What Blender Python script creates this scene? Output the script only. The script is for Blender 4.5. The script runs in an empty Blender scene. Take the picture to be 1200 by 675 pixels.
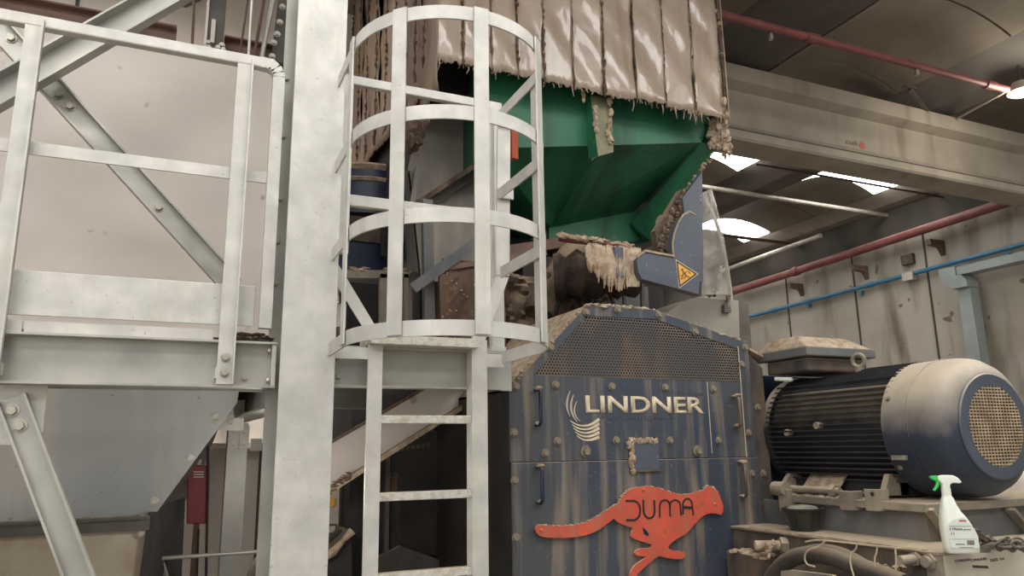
import bpy, bmesh, math, random
from mathutils import Vector, Matrix
random.seed(7)
SC = bpy.context.scene; COL = SC.collection
# ------------------------------------------------------------------ camera maths (1200x675 frame)
F = 871.0; CZ = 1.6
def _n(v):
    l = math.sqrt(sum(a*a for a in v)); return tuple(a/l for a in v)
def _d(a, b): return sum(x*y for x, y in zip(a, b))
def _c(a, b): return (a[1]*b[2]-a[2]*b[1], a[2]*b[0]-a[0]*b[2], a[0]*b[1]-a[1]*b[0])
ZC = _n((-60, 4037, F)); YC = (-395, -194, F); k_ = _d(YC, ZC); YC = _n(tuple(a-k_*b for a, b in zip(YC, ZC)))
_rb = lambda v: (v[0], v[1], -v[2])
XC = _rb(_c(_rb(YC), _rb(ZC)))
def at(u, v, X=None, Y=None, Z=None):
    c = (u-600, 337.5-v, F); r = (_d(XC, c), _d(YC, c), _d(ZC, c))
    t = X/r[0] if X is not None else Y/r[1] if Y is not None else (Z-CZ)/r[2]
    return Vector((r[0]*t, r[1]*t, CZ+r[2]*t))
cam_d = bpy.data.cameras.new('camera'); cam = bpy.data.objects.new('camera', cam_d); COL.objects.link(cam)
cam_d.sensor_width = 36; cam_d.lens = F/1200*36; cam_d.clip_start = .05; cam_d.clip_end = 200
R = Matrix(((XC[0], XC[1], -XC[2]), (YC[0], YC[1], -YC[2]), (ZC[0], ZC[1], -ZC[2]))).to_4x4()
cam.matrix_world = Matrix.Translation((0, 0, CZ)) @ R
SC.camera = cam
# ------------------------------------------------------------------ materials
def lin(c):
    c = c/255; return c/12.92 if c < .04045 else ((c+.055)/1.055)**2.4
def rgb(r, g, b): return (lin(r), lin(g), lin(b), 1)
def mat(name, a, b=None, rough=.55, metal=0., scale=6, stretch=(1, 1, 1), lo=.35, hi=.65, dust=None, dust_lo=.3, dust_hi=.8,
        streak=None, st_lo=.55, st_hi=.7, st_scale=(14, 14, 1.2), bump=0., bscale=40, emit=0, alpha=1, trans=0, coat=0, spots=None, sp_scale=60, sp_t=.7):
    m = bpy.data.materials.new(name); m.use_nodes = True; N = m.node_tree.nodes; L = m.node_tree.links
    P = N['Principled BSDF']; tc = N.new('ShaderNodeTexCoord')
    def noise(sc, st, det=6):
        mp = N.new('ShaderNodeMapping'); mp.inputs['Scale'].default_value = st; L.new(tc.outputs['Object'], mp.inputs[0])
        n = N.new('ShaderNodeTexNoise'); n.inputs['Scale'].default_value = sc; n.inputs['Detail'].default_value = det; L.new(mp.outputs[0], n.inputs[0]); return n.outputs['Fac']
    def rng(s, x, y):
        r = N.new('ShaderNodeMapRange'); r.inputs[1].default_value = x; r.inputs[2].default_value = y; L.new(s, r.inputs[0]); return r.outputs[0]
    def mix(f, c1, c2):
        x = N.new('ShaderNodeMix'); x.data_type = 'RGBA'; L.new(f, x.inputs[0])
        for i, c in ((6, c1), (7, c2)):
            if isinstance(c, tuple): x.inputs[i].default_value = c
            else: L.new(c, x.inputs[i])
        return x.outputs[2]
    col = a
    if b is not None: col = mix(rng(noise(scale, stretch), lo, hi), a, b)
    if spots: col = mix(rng(noise(sp_scale, (1, 1, 1), 2), sp_t, sp_t+.04), col, spots)
    if streak: col = mix(rng(noise(1, st_scale, 8), st_lo, st_hi), col, streak)
    if dust:
        g = N.new('ShaderNodeNewGeometry'); s = N.new('ShaderNodeSeparateXYZ'); L.new(g.outputs['Normal'], s.inputs[0])
        nz = N.new('ShaderNodeMath'); nz.operation = 'MULTIPLY_ADD'; L.new(noise(9, (1, 1, 1)), nz.inputs[0]); nz.inputs[1].default_value = .5; 
        ad = N.new('ShaderNodeMath'); ad.operation = 'SUBTRACT'; L.new(s.outputs[2], ad.inputs[0]); ad.inputs[1].default_value = .25; L.new(ad.outputs[0], nz.inputs[2])
        col = mix(rng(nz.outputs[0], dust_lo, dust_hi), col, dust)
    if isinstance(col, tuple): P.inputs['Base Color'].default_value = col
    else: L.new(col, P.inputs['Base Color'])
    P.inputs['Roughness'].default_value = rough; P.inputs['Metallic'].default_value = metal
    P.inputs['Coat Weight'].default_value = coat
    if emit: P.inputs['Emission Color'].default_value = a; P.inputs['Emission Strength'].default_value = emit
    P.inputs['Alpha'].default_value = alpha; P.inputs['Transmission Weight'].default_value = trans
    if bump:
        bp = N.new('ShaderNodeBump'); bp.inputs['Strength'].default_value = bump; bp.inputs['Distance'].default_value = .01
        L.new(noise(bscale, (1, 1, 1)), bp.inputs['Height']); L.new(bp.outputs[0], P.inputs['Normal'])
    return m
DUST = rgb(172, 158, 138)
M = {}
M['galv'] = mat('galvanised_steel', rgb(212, 210, 204), rgb(184, 183, 178), .55, .25, 9, (1, 1, 1), .3, .7, spots=rgb(178, 174, 166), sp_scale=60, sp_t=.7, streak=rgb(196, 191, 181), st_lo=.56, st_hi=.75, st_scale=(20, 20, 3), bump=.08)
M['galv2'] = mat('galvanised_steel_spangled', rgb(190, 188, 180), rgb(160, 160, 155), .42, .45, 5, (1, 1, 1), .3, .7, dust=rgb(196, 186, 168), dust_lo=.35, dust_hi=1, bump=.05)
M['tread'] = mat('chequered_tread_steel', rgb(208, 205, 196), rgb(190, 184, 170), .55, .25, 30, (1, 1, 1), .45, .6, dust=rgb(176, 160, 138), dust_lo=.2, dust_hi=.9, bump=.5, bscale=90)
M['sheet'] = mat('hopper_sheet_steel', rgb(208, 200, 192), rgb(190, 182, 175), .5, .15, 1.1, (1, 1, 1.5), .35, .7, spots=rgb(165, 155, 148), sp_scale=7, sp_t=.69, bump=.03, bscale=4)
M['sheet2'] = mat('funnel_sheet_steel', rgb(160, 158, 154), rgb(136, 140, 141), .42, .4, 1.3, (1, 1, 1), .35, .65, spots=rgb(115, 112, 108), sp_scale=26, sp_t=.7, streak=rgb(178, 165, 148), st_scale=(5, 5, .8), st_lo=.55, st_hi=.8)
M['sheet3'] = mat('stained_lower_sheet', rgb(182, 172, 156), rgb(160, 146, 126), .6, .1, 4, (1, 1, 1), .4, .65, streak=rgb(140, 118, 92), st_scale=(6, 6, 1), st_lo=.6, st_hi=.72)
M['bolt'] = mat('zinc_bolt', rgb(190, 188, 178), rgb(150, 142, 128), .4, .6, 20)
M['dbolt'] = mat('dusty_bolt', rgb(150, 138, 118), rgb(105, 98, 88), .7, .1, 30)
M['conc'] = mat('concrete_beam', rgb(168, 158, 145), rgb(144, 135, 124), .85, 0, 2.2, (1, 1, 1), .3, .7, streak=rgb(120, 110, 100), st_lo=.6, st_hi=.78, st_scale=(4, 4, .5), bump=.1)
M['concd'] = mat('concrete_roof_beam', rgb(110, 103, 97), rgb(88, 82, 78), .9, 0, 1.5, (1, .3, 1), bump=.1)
M['roof'] = mat('roof_sheet', rgb(128, 117, 104), rgb(110, 100, 89), .85, 0, 1.6, (1, 1, 1))
M['wall'] = mat('precast_wall', rgb(178, 170, 157), rgb(156, 148, 135), .9, 0, 1.2, (1, 1, 1), .35, .7, spots=rgb(112, 100, 88), sp_scale=5, sp_t=.69, streak=rgb(112, 102, 90), st_lo=.52, st_hi=.74, st_scale=(3, 3, .6), bump=.15, bscale=12)
M['walld'] = mat('precast_wall_joint_and_shade', rgb(92, 86, 78), rgb(66, 62, 57), .9, 0, 1.5, (1, 1, .4), .35, .65)  # dark joints and lines, also the shade painted on the upper wall
M['lightwall'] = mat('light_wall_panel', rgb(226, 218, 208), rgb(208, 198, 188), .8, 0, 1.2)
M['brown'] = mat('brown_primer_steel', rgb(118, 92, 80), rgb(96, 76, 66), .7, 0, 5)
M['dark'] = mat('dark_grey_steel', rgb(92, 88, 82), rgb(72, 68, 64), .6, .2, 6, dust=DUST, dust_lo=.3, dust_hi=1)
M['black'] = mat('grimy_black_steel_and_shade', rgb(48, 44, 41), rgb(30, 28, 27), .65, .1, 4, dust=rgb(110, 96, 80), dust_lo=.3, dust_hi=1, streak=rgb(66, 54, 46), st_lo=.55, st_hi=.75)  # grimy steel, also the painted darkness of unlit interiors
M['grime'] = mat('fibrous_brown_dirt', rgb(112, 94, 78), rgb(70, 58, 48), .95, 0, 14, (1, 1, .5), .35, .65, dust=rgb(165, 144, 120), dust_lo=.2, dust_hi=.9, bump=.9, bscale=50)
M['dirt'] = mat('pale_dust_crust', rgb(190, 172, 150), rgb(150, 130, 108), .95, 0, 22, bump=.8, bscale=70)
M['rusty'] = mat('rusty_slab', rgb(104, 84, 70), rgb(72, 56, 46), .9, 0, 8, (1, 1, .35), .35, .65, spots=rgb(170, 150, 125), sp_scale=45, sp_t=.66, bump=.4)
M['blue'] = mat('blue_paint', rgb(54, 64, 80), rgb(76, 78, 82), .5, 0, 2.2, (1, 1, .6), .35, .65, dust=rgb(176, 158, 136), dust_lo=.1, dust_hi=.8,
    streak=rgb(142, 128, 112), st_lo=.50, st_hi=.74, st_scale=(15, 15, 1.2), spots=rgb(110, 100, 92), sp_scale=48, sp_t=.7)
M['blue2'] = mat('blue_paint_clean', rgb(84, 90, 102), rgb(74, 80, 91), .5, 0, 4, spots=rgb(140, 138, 136), sp_scale=45, sp_t=.68)
M['dblue'] = mat('dark_blue_paint', rgb(26, 44, 78), rgb(20, 32, 56), .4, 0, 4, dust=rgb(160, 142, 120), dust_lo=.45, dust_hi=.9)
M['crust'] = mat('caked_machine_side', rgb(104, 90, 76), rgb(66, 62, 62), .9, 0, 9, (1, 1, .5), .35, .65, dust=DUST, dust_lo=.1, dust_hi=.7, bump=.5)
M['mesh'] = mat('perforated_steel', rgb(98, 94, 92), rgb(124, 108, 94), .7, .1, 7, (1, 1, .5), .5, .7)
M['green'] = mat('green_paint', rgb(44, 112, 80), rgb(30, 92, 64), .5, 0, 3, (1, 1, 1), .3, .7, spots=rgb(92, 110, 84), sp_scale=12, sp_t=.7, streak=rgb(22, 66, 48), st_lo=.55, st_hi=.75, st_scale=(5, 5, 1), dust=DUST, dust_lo=.4, dust_hi=.9)
M['rib'] = mat('dusty_rib_plate', rgb(150, 140, 116), rgb(96, 108, 84), .75, 0, 9, (1, 1, .4))
M['strip'] = mat('dirty_plastic_strip', rgb(174, 158, 142), rgb(152, 135, 120), .27, 0, 2.5, (1, 1, .6), .3, .7, streak=rgb(136, 112, 94), st_lo=.58, st_hi=.8, st_scale=(7, 7, 1), bump=.6, bscale=9, coat=.5)
M['strip2'] = mat('dull_plastic_strip', rgb(164, 144, 126), rgb(134, 114, 98), .6, 0, 3, (1, 1, .4), .3, .7, bump=.5, bscale=24)
M['orange'] = mat('orange_enamel', rgb(214, 92, 70), rgb(190, 84, 64), .5, 0, 5, spots=rgb(160, 96, 74), sp_scale=30, sp_t=.62, streak=rgb(176, 104, 80), st_lo=.5, st_hi=.75, dust=rgb(205, 180, 150), dust_lo=.1, dust_hi=.6)
M['ink'] = mat('dark_lettering', rgb(42, 36, 38))
M['faded'] = mat('faded_lettering', rgb(52, 60, 76), rgb(84, 88, 98), .6, 0, 60)
M['letter'] = mat('dusty_cream_lettering', rgb(222, 208, 180), rgb(196, 180, 152), .7, 0, 20)
M['redpipe'] = mat('red_pipe_paint', rgb(142, 82, 76), rgb(118, 66, 62), .5, 0, 5, dust=rgb(190, 150, 138), dust_lo=.3, dust_hi=.9)
M['bluepipe'] = mat('blue_pipe_paint', rgb(62, 124, 156), rgb(50, 108, 138), .45)
M['palepipe'] = mat('pale_pipe', rgb(196, 188, 176), rgb(170, 160, 148), .5, .2)
M['duct'] = mat('pale_blue_grey_duct', rgb(160, 168, 166), rgb(142, 150, 149), .5, .1, 3)
M['brownpipe'] = mat('brown_conduit', rgb(96, 72, 62), rgb(80, 60, 52), .6)
M['sky'] = mat('skylight_panel', (1, .99, .96, 1), emit=11)
M['lampglow'] = mat('lamp_glow', (1, .97, .82, 1), emit=25)
M['red'] = mat('dark_red_enamel', rgb(138, 34, 42), rgb(120, 28, 36), .5, 0, 3)
M['beige'] = mat('beige_panel', rgb(190, 182, 166), rgb(172, 162, 146), .6)
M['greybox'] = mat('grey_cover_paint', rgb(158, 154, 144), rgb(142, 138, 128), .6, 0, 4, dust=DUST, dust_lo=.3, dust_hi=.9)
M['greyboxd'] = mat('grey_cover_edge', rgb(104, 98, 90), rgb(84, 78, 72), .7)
M['yellow'] = mat('yellow_sign', rgb(232, 178, 78), rgb(214, 158, 66), .5, 0, 14)
M['yellowknob'] = mat('yellow_knob', rgb(210, 160, 50))
M['redknob'] = mat('red_knob', rgb(200, 70, 50))
M['motor'] = mat('blue_black_motor_paint', rgb(46, 47, 51), rgb(34, 36, 40), .55, 0, 5, dust=rgb(176, 162, 142), dust_lo=.05, dust_hi=.7)
M['cover'] = mat('navy_fan_cover_paint', rgb(46, 55, 70), rgb(40, 48, 62), .5, 0, 2, (1, 1, 1), dust=rgb(190, 176, 156), dust_lo=-.1, dust_hi=.75, streak=rgb(96, 98, 100), st_lo=.66, st_hi=.72, st_scale=(12, 12, 1.5))
M['coverrim'] = mat('steel_blue_rim_paint', rgb(74, 83, 96), rgb(62, 71, 84), .45, 0, 3, dust=rgb(180, 168, 150), dust_lo=.1, dust_hi=.9)
M['wire'] = mat('dusty_grille_wire', rgb(196, 178, 150), rgb(160, 142, 118), .6, .2, 12)
M['core'] = mat('dirty_grille_backing', rgb(110, 84, 66), rgb(58, 48, 44), .9, 0, 9, (1, 1, .5))
M['frame'] = mat('dusty_machine_frame', rgb(150, 140, 122), rgb(108, 102, 92), .8, .05, 5, (1, 1, 1), .35, .65, dust=rgb(178, 163, 140), dust_lo=.1, dust_hi=.7, bump=.3)
M['framed'] = mat('blue_grey_frame_web', rgb(112, 112, 108), rgb(84, 88, 92), .7, .1, 4, dust=rgb(160, 146, 124), dust_lo=.1, dust_hi=.7, streak=rgb(134, 116, 92), st_lo=.58, st_hi=.8, st_scale=(4, 4, .8))
M['rubber'] = mat('dusty_black_rubber', rgb(66, 60, 54), rgb(48, 45, 42), .8, 0, 10, dust=rgb(128, 114, 96), dust_lo=.1, dust_hi=.9)
M['bowl'] = mat('black_plastic', rgb(34, 34, 33), rgb(52, 50, 46), .35, 0, 12, dust=rgb(120, 112, 98), dust_lo=.4, dust_hi=1)
M['bowlin'] = mat('grey_bowl_contents', rgb(150, 148, 138), rgb(124, 120, 110), .8, 0, 20)
M['white'] = mat('white_plastic', rgb(236, 240, 230), rgb(226, 232, 220), .35, 0, 5)
M['lab'] = mat('bottle_label_paper', rgb(222, 228, 218), rgb(214, 220, 212), .5, 0, 10)
M['greenp'] = mat('bright_green_plastic', rgb(60, 200, 90), None, .35)
M['pink'] = mat('faded_red_mark', rgb(186, 92, 82), rgb(176, 110, 98), .8, 0, 30)
M['rope'] = mat('pale_dusty_cord', rgb(196, 182, 158), rgb(170, 152, 126), .8, 0, 30)
M['chain'] = mat('dull_chain_steel', rgb(112, 104, 94), rgb(80, 74, 68), .5, .3, 20)
M['soot'] = mat('sooty_fibre_dirt', rgb(66, 54, 46), rgb(36, 30, 27), .95, 0, 12, (1, 1, 1), .35, .65, dust=rgb(120, 102, 84), dust_lo=.3, dust_hi=1, bump=1, bscale=40)
M['chute'] = mat('dusty_chute_sheet', rgb(134, 127, 120), rgb(92, 89, 86), .55, .2, 3, (1, 1, .7), .3, .7, streak=rgb(160, 146, 130), st_lo=.5, st_hi=.8, st_scale=(4, 4, 1))
M['floor'] = mat('concrete_floor', rgb(150, 142, 130), rgb(124, 116, 106), .8, 0, 1.5, bump=.1)
M['teal'] = mat('teal_window_view', rgb(226, 244, 238), rgb(28, 130, 152), .5, 0, 5, (1, 1, 1), .5, .6, spots=rgb(20, 44, 48), sp_scale=7, sp_t=.62, emit=0)
M['orangeflap'] = mat('rust_orange_flap', rgb(186, 92, 58), rgb(160, 78, 50), .8)
def plexi():
    m = bpy.data.materials.new('scratched_clear_guard'); m.use_nodes = True; N = m.node_tree.nodes; L = m.node_tree.links
    P = N['Principled BSDF']; P.inputs['Base Color'].default_value = rgb(190, 186, 176); P.inputs['Roughness'].default_value = .15
    tc = N.new('ShaderNodeTexCoord'); n = N.new('ShaderNodeTexNoise'); n.inputs['Scale'].default_value = 8; L.new(tc.outputs['Object'], n.inputs[0])
    r = N.new('ShaderNodeMapRange'); r.inputs[1].default_value = .35; r.inputs[2].default_value = .7; r.inputs[3].default_value = .25; r.inputs[4].default_value = .7
    L.new(n.outputs['Fac'], r.inputs[0]); L.new(r.outputs[0], P.inputs['Alpha']); return m
M['plexi'] = plexi()
# ------------------------------------------------------------------ mesh building
ORG = {}
class MB:
    def __init__(s): s.b = bmesh.new()
    def prism(s, pts, ext):
        ext = Vector(ext); a = [s.b.verts.new(p) for p in pts]; c = [s.b.verts.new(Vector(p)+ext) for p in pts]; n = len(a)
        s.b.faces.new(a); s.b.faces.new(c[::-1])
        for i in range(n): s.b.faces.new((a[i], c[i], c[(i+1) % n], a[(i+1) % n]))
        return s
    def box(s, x0, x1, y0, y1, z0, z1):
        return s.prism([(x0, y0, z0), (x1, y0, z0), (x1, y0, z1), (x0, y0, z1)], (0, y1-y0, 0))
    def ext(s, a, b, prof, up=(0, 0, 1)):
        a = Vector(a); b = Vector(b); d = (b-a).normalized(); u = Vector(up); u = (u-d*u.dot(d)).normalized(); w = d.cross(u)
        return s.prism([a+w*p[0]+u*p[1] for p in prof], b-a)
    def bar(s, a, b, w, h, up=(0, 0, 1)):
        return s.ext(a, b, [(-w/2, -h/2), (w/2, -h/2), (w/2, h/2), (-w/2, h/2)], up)
    def cyl(s, a, b, r, r2=None, n=16):
        r2 = r if r2 is None else r2; a = Vector(a); b = Vector(b); d = (b-a).normalized()
        u = d.orthogonal().normalized(); w = d.cross(u)
        A = [s.b.verts.new(a+(u*math.cos(t)+w*math.sin(t))*r) for t in [2*math.pi*i/n for i in range(n)]]
        B = [s.b.verts.new(b+(u*math.cos(t)+w*math.sin(t))*r2) for t in [2*math.pi*i/n for i in range(n)]]
        s.b.faces.new(A[::-1]); s.b.faces.new(B)
        for i in range(n): s.b.faces.new((A[i], A[(i+1) % n], B[(i+1) % n], B[i]))
        return s
    def tube(s, path, r, n=10, rfun=None):
        path = [Vector(p) for p in path]; rings = []; u = None
        for i, p in enumerate(path):
            d = (path[min(i+1, len(path)-1)]-path[max(i-1, 0)]).normalized()
            u = d.orthogonal().normalized() if u is None else (u-d*u.dot(d)).normalized(); w = d.cross(u)
            rr = rfun(i) if rfun else r
            rings.append([s.b.verts.new(p+(u*math.cos(2*math.pi*k/n)+w*math.sin(2*math.pi*k/n))*rr) for k in range(n)])
        for A, B in zip(rings, rings[1:]):
            for k in range(n): s.b.faces.new((A[k], A[(k+1) % n], B[(k+1) % n], B[k]))
        s.b.faces.new(rings[0][::-1]); s.b.faces.new(rings[-1]); return s
    def lathe(s, prof, c, ax=(0, 1, 0), n=48, cap=True, sx=1):
        # prof: (along, radius)
        ax = Vector(ax).normalized(); c = Vector(c); u = ax.orthogonal().normalized(); w = ax.cross(u); rings = []
        for h, r in prof:
            rings.append([s.b.verts.new(c+ax*h+(u*math.cos(2*math.pi*k/n)*sx+w*math.sin(2*math.pi*k/n))*r) for k in range(n)])
        for A, B in zip(rings, rings[1:]):
            for k in range(n): s.b.faces.new((A[k], A[(k+1) % n], B[(k+1) % n], B[k]))
        if cap: s.b.faces.new(rings[0][::-1]); s.b.faces.new(rings[-1])
        return s
    def grid(s, f, nu, nv, thick=None):
        V = [[s.b.verts.new(f(i/nu, j/nv)) for j in range(nv+1)] for i in range(nu+1)]
        for i in range(nu):
            for j in range(nv): s.b.faces.new((V[i][j], V[i+1][j], V[i+1][j+1], V[i][j+1]))
        return s
    def blob(s, c, r, j=.3, sub=2, sc=(1, 1, 1)):
        g = bmesh.ops.create_icosphere(s.b, subdivisions=sub, radius=1); c = Vector(c)
        for v in g['verts']:
            q = r*(1+random.uniform(-j, j)); v.co = Vector((v.co.x*q*sc[0], v.co.y*q*sc[1], v.co.z*q*sc[2]))+c
        return s
    def torus(s, c, R_, r, ax, n=20, m=8, sq=1.):
        ax = Vector(ax).normalized(); u = ax.orthogonal().normalized(); w = ax.cross(u); c = Vector(c)
        pts = [c+u*math.cos(t)*R_*sq+w*math.sin(t)*R_ for t in [2*math.pi*i/n for i in range(n)]]
        rings = []
        for i, p in enumerate(pts):
            o = (p-c).normalized(); rings.append([s.b.verts.new(p+(o*math.cos(2*math.pi*k/m)+ax*math.sin(2*math.pi*k/m))*r) for k in range(m)])
        for i in range(n):
            A, B = rings[i], rings[(i+1) % n]
            for k in range(m): s.b.faces.new((A[k], A[(k+1) % m], B[(k+1) % m], B[k]))
        return s
    def build(s, name, m, parent=None, bevel=0, smooth=False, solid=0, base=None):
        bmesh.ops.recalc_face_normals(s.b, faces=s.b.faces)
        if parent is not None: o_ = ORG[parent.name]
        elif base is not None: o_ = Vector(base)
        else:
            xs = [v.co for v in s.b.verts]; mn = [min(v[i] for v in xs) for i in range(3)]; mx = [max(v[i] for v in xs) for i in range(3)]
            o_ = Vector(((mn[0]+mx[0])/2, (mn[1]+mx[1])/2, mn[2]))
        for v in s.b.verts: v.co -= o_
        me = bpy.data.meshes.new(name); s.b.to_mesh(me); s.b.free(); me.materials.append(M[m] if isinstance(m, str) else m)
        o = bpy.data.objects.new(name, me); COL.objects.link(o)
        if parent is not None: o.parent = parent
        else: o.location = o_
        ORG[o.name] = o_
        if smooth:
            for p in me.polygons: p.use_smooth = True
            try: me.set_sharp_from_angle(angle=math.radians(40))
            except Exception: pass
        if solid:
            md = o.modifiers.new('solid', 'SOLIDIFY'); md.thickness = solid; md.offset = 0
        if bevel:
            md = o.modifiers.new('bevel', 'BEVEL'); md.width = bevel; md.segments = 2; md.limit_method = 'ANGLE'
        return o
def tag(o, label=None, cat=None, group=None, kind=None):
    for k, v in (('label', label), ('category', cat), ('group', group), ('kind', kind)):
        if v: o[k] = v
    return o
def thing(name, loc, label, cat, group=None):
    o = bpy.data.objects.new(name, None); COL.objects.link(o); o.location = loc; o.empty_display_size = .1; ORG[o.name] = Vector(loc)
    return tag(o, label, cat, group)
def struct(mb, name, m, **k): return tag(mb.build(name, m, **k), kind='structure')
_bm = {}
def bolt(parent, p, nrm=(0, -1, 0), r=.012, h=None, m='bolt', name='bolt'):
    h = h or r*.8; key = (round(r, 4), round(h, 4), m)
    if key not in _bm:
        b = MB().cyl((0, 0, 0), (0, 0, h*.25), r*1.45, n=14).cyl((0, 0, h*.25), (0, 0, h*1.2), r, r*.92, n=6)
        bmesh.ops.recalc_face_normals(b.b, faces=b.b.faces); me = bpy.data.meshes.new('bolt'); b.b.to_mesh(me); b.b.free(); me.materials.append(M[m]); _bm[key] = me
    o = bpy.data.objects.new(name, _bm[key]); COL.objects.link(o); o.parent = parent
    o.location = Vector(p)-ORG[parent.name]; o.rotation_euler = Vector(nrm).to_track_quat('Z', 'Y').to_euler(); return o
def text(s, x0, x1, z0, z1, Y, m, name, parent, depth=.002, off=0., face='-Y', X=None, mirror=False):
    cu = bpy.data.curves.new('t', 'FONT'); cu.body = s; cu.offset = off; cu.resolution_u = 4
    o = bpy.data.objects.new('t', cu); COL.objects.link(o); bpy.context.view_layer.update()
    me = bpy.data.meshes.new_from_object(o.evaluated_get(bpy.context.evaluated_depsgraph_get())); bpy.data.objects.remove(o); bpy.data.curves.remove(cu)
    b = MB(); b.b.from_mesh(me); bpy.data.meshes.remove(me)
    r = bmesh.ops.extrude_face_region(b.b, geom=b.b.faces[:])
    for g in r['geom']:
        if isinstance(g, bmesh.types.BMVert): g.co.z += 1
    xs = [v.co.x for v in b.b.verts]; ys = [v.co.y for v in b.b.verts]; ax, bx, ay, by = min(xs), max(xs), min(ys), max(ys)
    for v in b.b.verts:
        v.co = Vector((x0+(v.co.x-ax)/(bx-ax)*(x1-x0), Y-depth*v.co.z, z0+(v.co.y-ay)/(by-ay)*(z1-z0)))
    return b.build(name, m, parent)
def CH(h, f, t=.008, w=1):   # channel profile: web on s=0 side, flanges toward w
    return [(0, -h/2), (w*f, -h/2), (w*f, -h/2+t), (w*t, -h/2+t), (w*t, h/2-t), (w*f, h/2-t), (w*f, h/2), (0, h/2)]
def LP(a, b, t=.006): return [(0, 0), (a, 0), (a, t), (t, t), (t, b), (0, b)]
def arcpts(n, f): return [f(i/n) for i in range(n+1)]
def rag(x0, x1, z, Y, L_, n, seed=0):
    pass
# ================================================================== SETTING
struct(MB().box(-9, 10.2, -5, 16.2, -.15, 0), 'floor', 'floor')
wr = struct(MB().box(10, 10.25, -5, 16, 0, 5.2), 'wall_right', 'wall')
struct(MB().box(9.975, 10.01, -5, 16, 4.72, 5.2), 'trim_6', 'walld')  # shade on the upper wall, painted as a dark band
def at10(u, v, dx=0): return at(u, v, X=10-dx)
# joints of the precast wall
for i, u in enumerate((927, 1008, 1097)):
    y = at(u, 390, X=10).y
    struct(MB().box(9.985, 10.01, y-.013, y+.013, 0, 4.72), 'trim_%d' % (i+1), 'walld')
struct(MB().box(-9, 1.5, 6.05, 6.25, 0, 5.6), 'wall_back', 'lightwall')
for i, (u, vv) in enumerate(((90, 10), (302, 600))):
    x = at(u, vv, Y=6.05).x
    struct(MB().box(x-.012, x+.012, 6.038, 6.06, 0 if i else 2.6, 1.62 if i else 5.3), 'trim_%d' % (i+4), 'dark')
struct(MB().box(-9, 10.2, 16, 16.2, 0, 5.8), 'wall_far', 'wall')
# ---------------- ceiling: shallow vaults between concrete roof beams that run along Y
ZS = 5.3
def vault(x0, x1, y0, y1, name='ceiling', m='roof'):
    cx, w = (x0+x1)/2, (x1-x0)/2
    f = lambda a, b: Vector((x0+(x1-x0)*a, y0+(y1-y0)*b, ZS+.17*(1-((a-.5)*2)**2)))
    return struct(MB().grid(f, 14, 1), name, m, solid=.04)
bays = [(-9, -6.1), (-5.2, -3.5), (-2.6, -.9), (0, 1.7), (2.6, 4.25), (5.2, 6.85), (7.85, 9.45)]
sky_y = [(-2.6, -1.5), (.2, 1.4), (6.9, 7.55), (9.78, 10.43), (12.6, 13.3)]
wn = 1
for bi, (x0, x1) in enumerate(bays):
    ys = [-5]
    y = -5
    for (a, b) in sky_y:
        while y < a-.05:
            y2 = min(y+1.22, a); vault(x0, x1, y, y2-.02); y = y2
        if bi in (1, 2, 3, 4, 5, 6):
            vault(x0+.05, x1-.05, a, b, 'window_%d' % wn, 'sky'); wn += 1
        else: vault(x0, x1, a, b)
        y = b
    while y < 15.9:
        y2 = min(y+1.22, 16); vault(x0, x1, y, y2-.02); y = y2
rb_lab = ['concrete roof beam directly above the left steel railing', 'concrete roof beam over the galvanised column', 'concrete roof beam above the caged ladder', 'concrete roof beam hidden behind the plastic strips',
          'dark roof beam just right of the hanging plastic strips, crossing the red pipe', 'dark roof beam in the middle of the ceiling, running over the big concrete beam', 'pale edge beam where the ceiling meets the right wall']
edges = [(-6.1, -5.2), (-3.5, -2.6), (-.9, 0), (1.7, 2.6), (4.25, 5.2), (6.85, 7.85), (9.45, 10.25)]
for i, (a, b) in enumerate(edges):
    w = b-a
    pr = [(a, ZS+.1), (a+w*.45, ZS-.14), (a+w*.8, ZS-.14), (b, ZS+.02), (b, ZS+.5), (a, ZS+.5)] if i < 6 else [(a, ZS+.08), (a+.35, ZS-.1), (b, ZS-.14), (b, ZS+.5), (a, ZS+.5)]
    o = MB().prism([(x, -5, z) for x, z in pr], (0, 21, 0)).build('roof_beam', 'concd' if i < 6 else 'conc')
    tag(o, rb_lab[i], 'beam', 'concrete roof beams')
# ---------------- big precast beam along X
B0, B1 = 5.0, 5.36
prof = [(B0-.03, 5.1), (B0-.03, 4.94), (B0+.09, 4.90), (B0+.09, 4.55), (B0, 4.46), (B0, 4.38), (B0+.02, 4.36), (B1-.02, 4.36), (B1, 4.38), (B1, 4.46), (B1-.09, 4.55), (B1-.09, 4.90), (B1+.03, 4.94), (B1+.03, 5.1)]
prof = [(y, z if z > 4.95 else z) for y, z in prof]
bt = thing('concrete_beam', (6.5, 5.18, 4.36), 'big pale precast concrete beam crossing the hall above the electric motor', 'beam')
MB().prism([(1.5, y, z) for y, z in prof], (8.5, 0, 0)).build('beam_body', 'conc', bt)
MB().box(1.5, 10, B0-.004, B0+.01, 4.452, 4.462).build('casting_line', 'walld', bt)
text('coli', 6.02, 6.18, 4.585, 4.635, B0+.089, 'brownpipe', 'faded_stamp', bt)
MB().cyl((6.25, B0+.091, 4.6), (6.25, B0+.087, 4.6), .042, n=20).build('red_round_mark', 'pink', bt)
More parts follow.
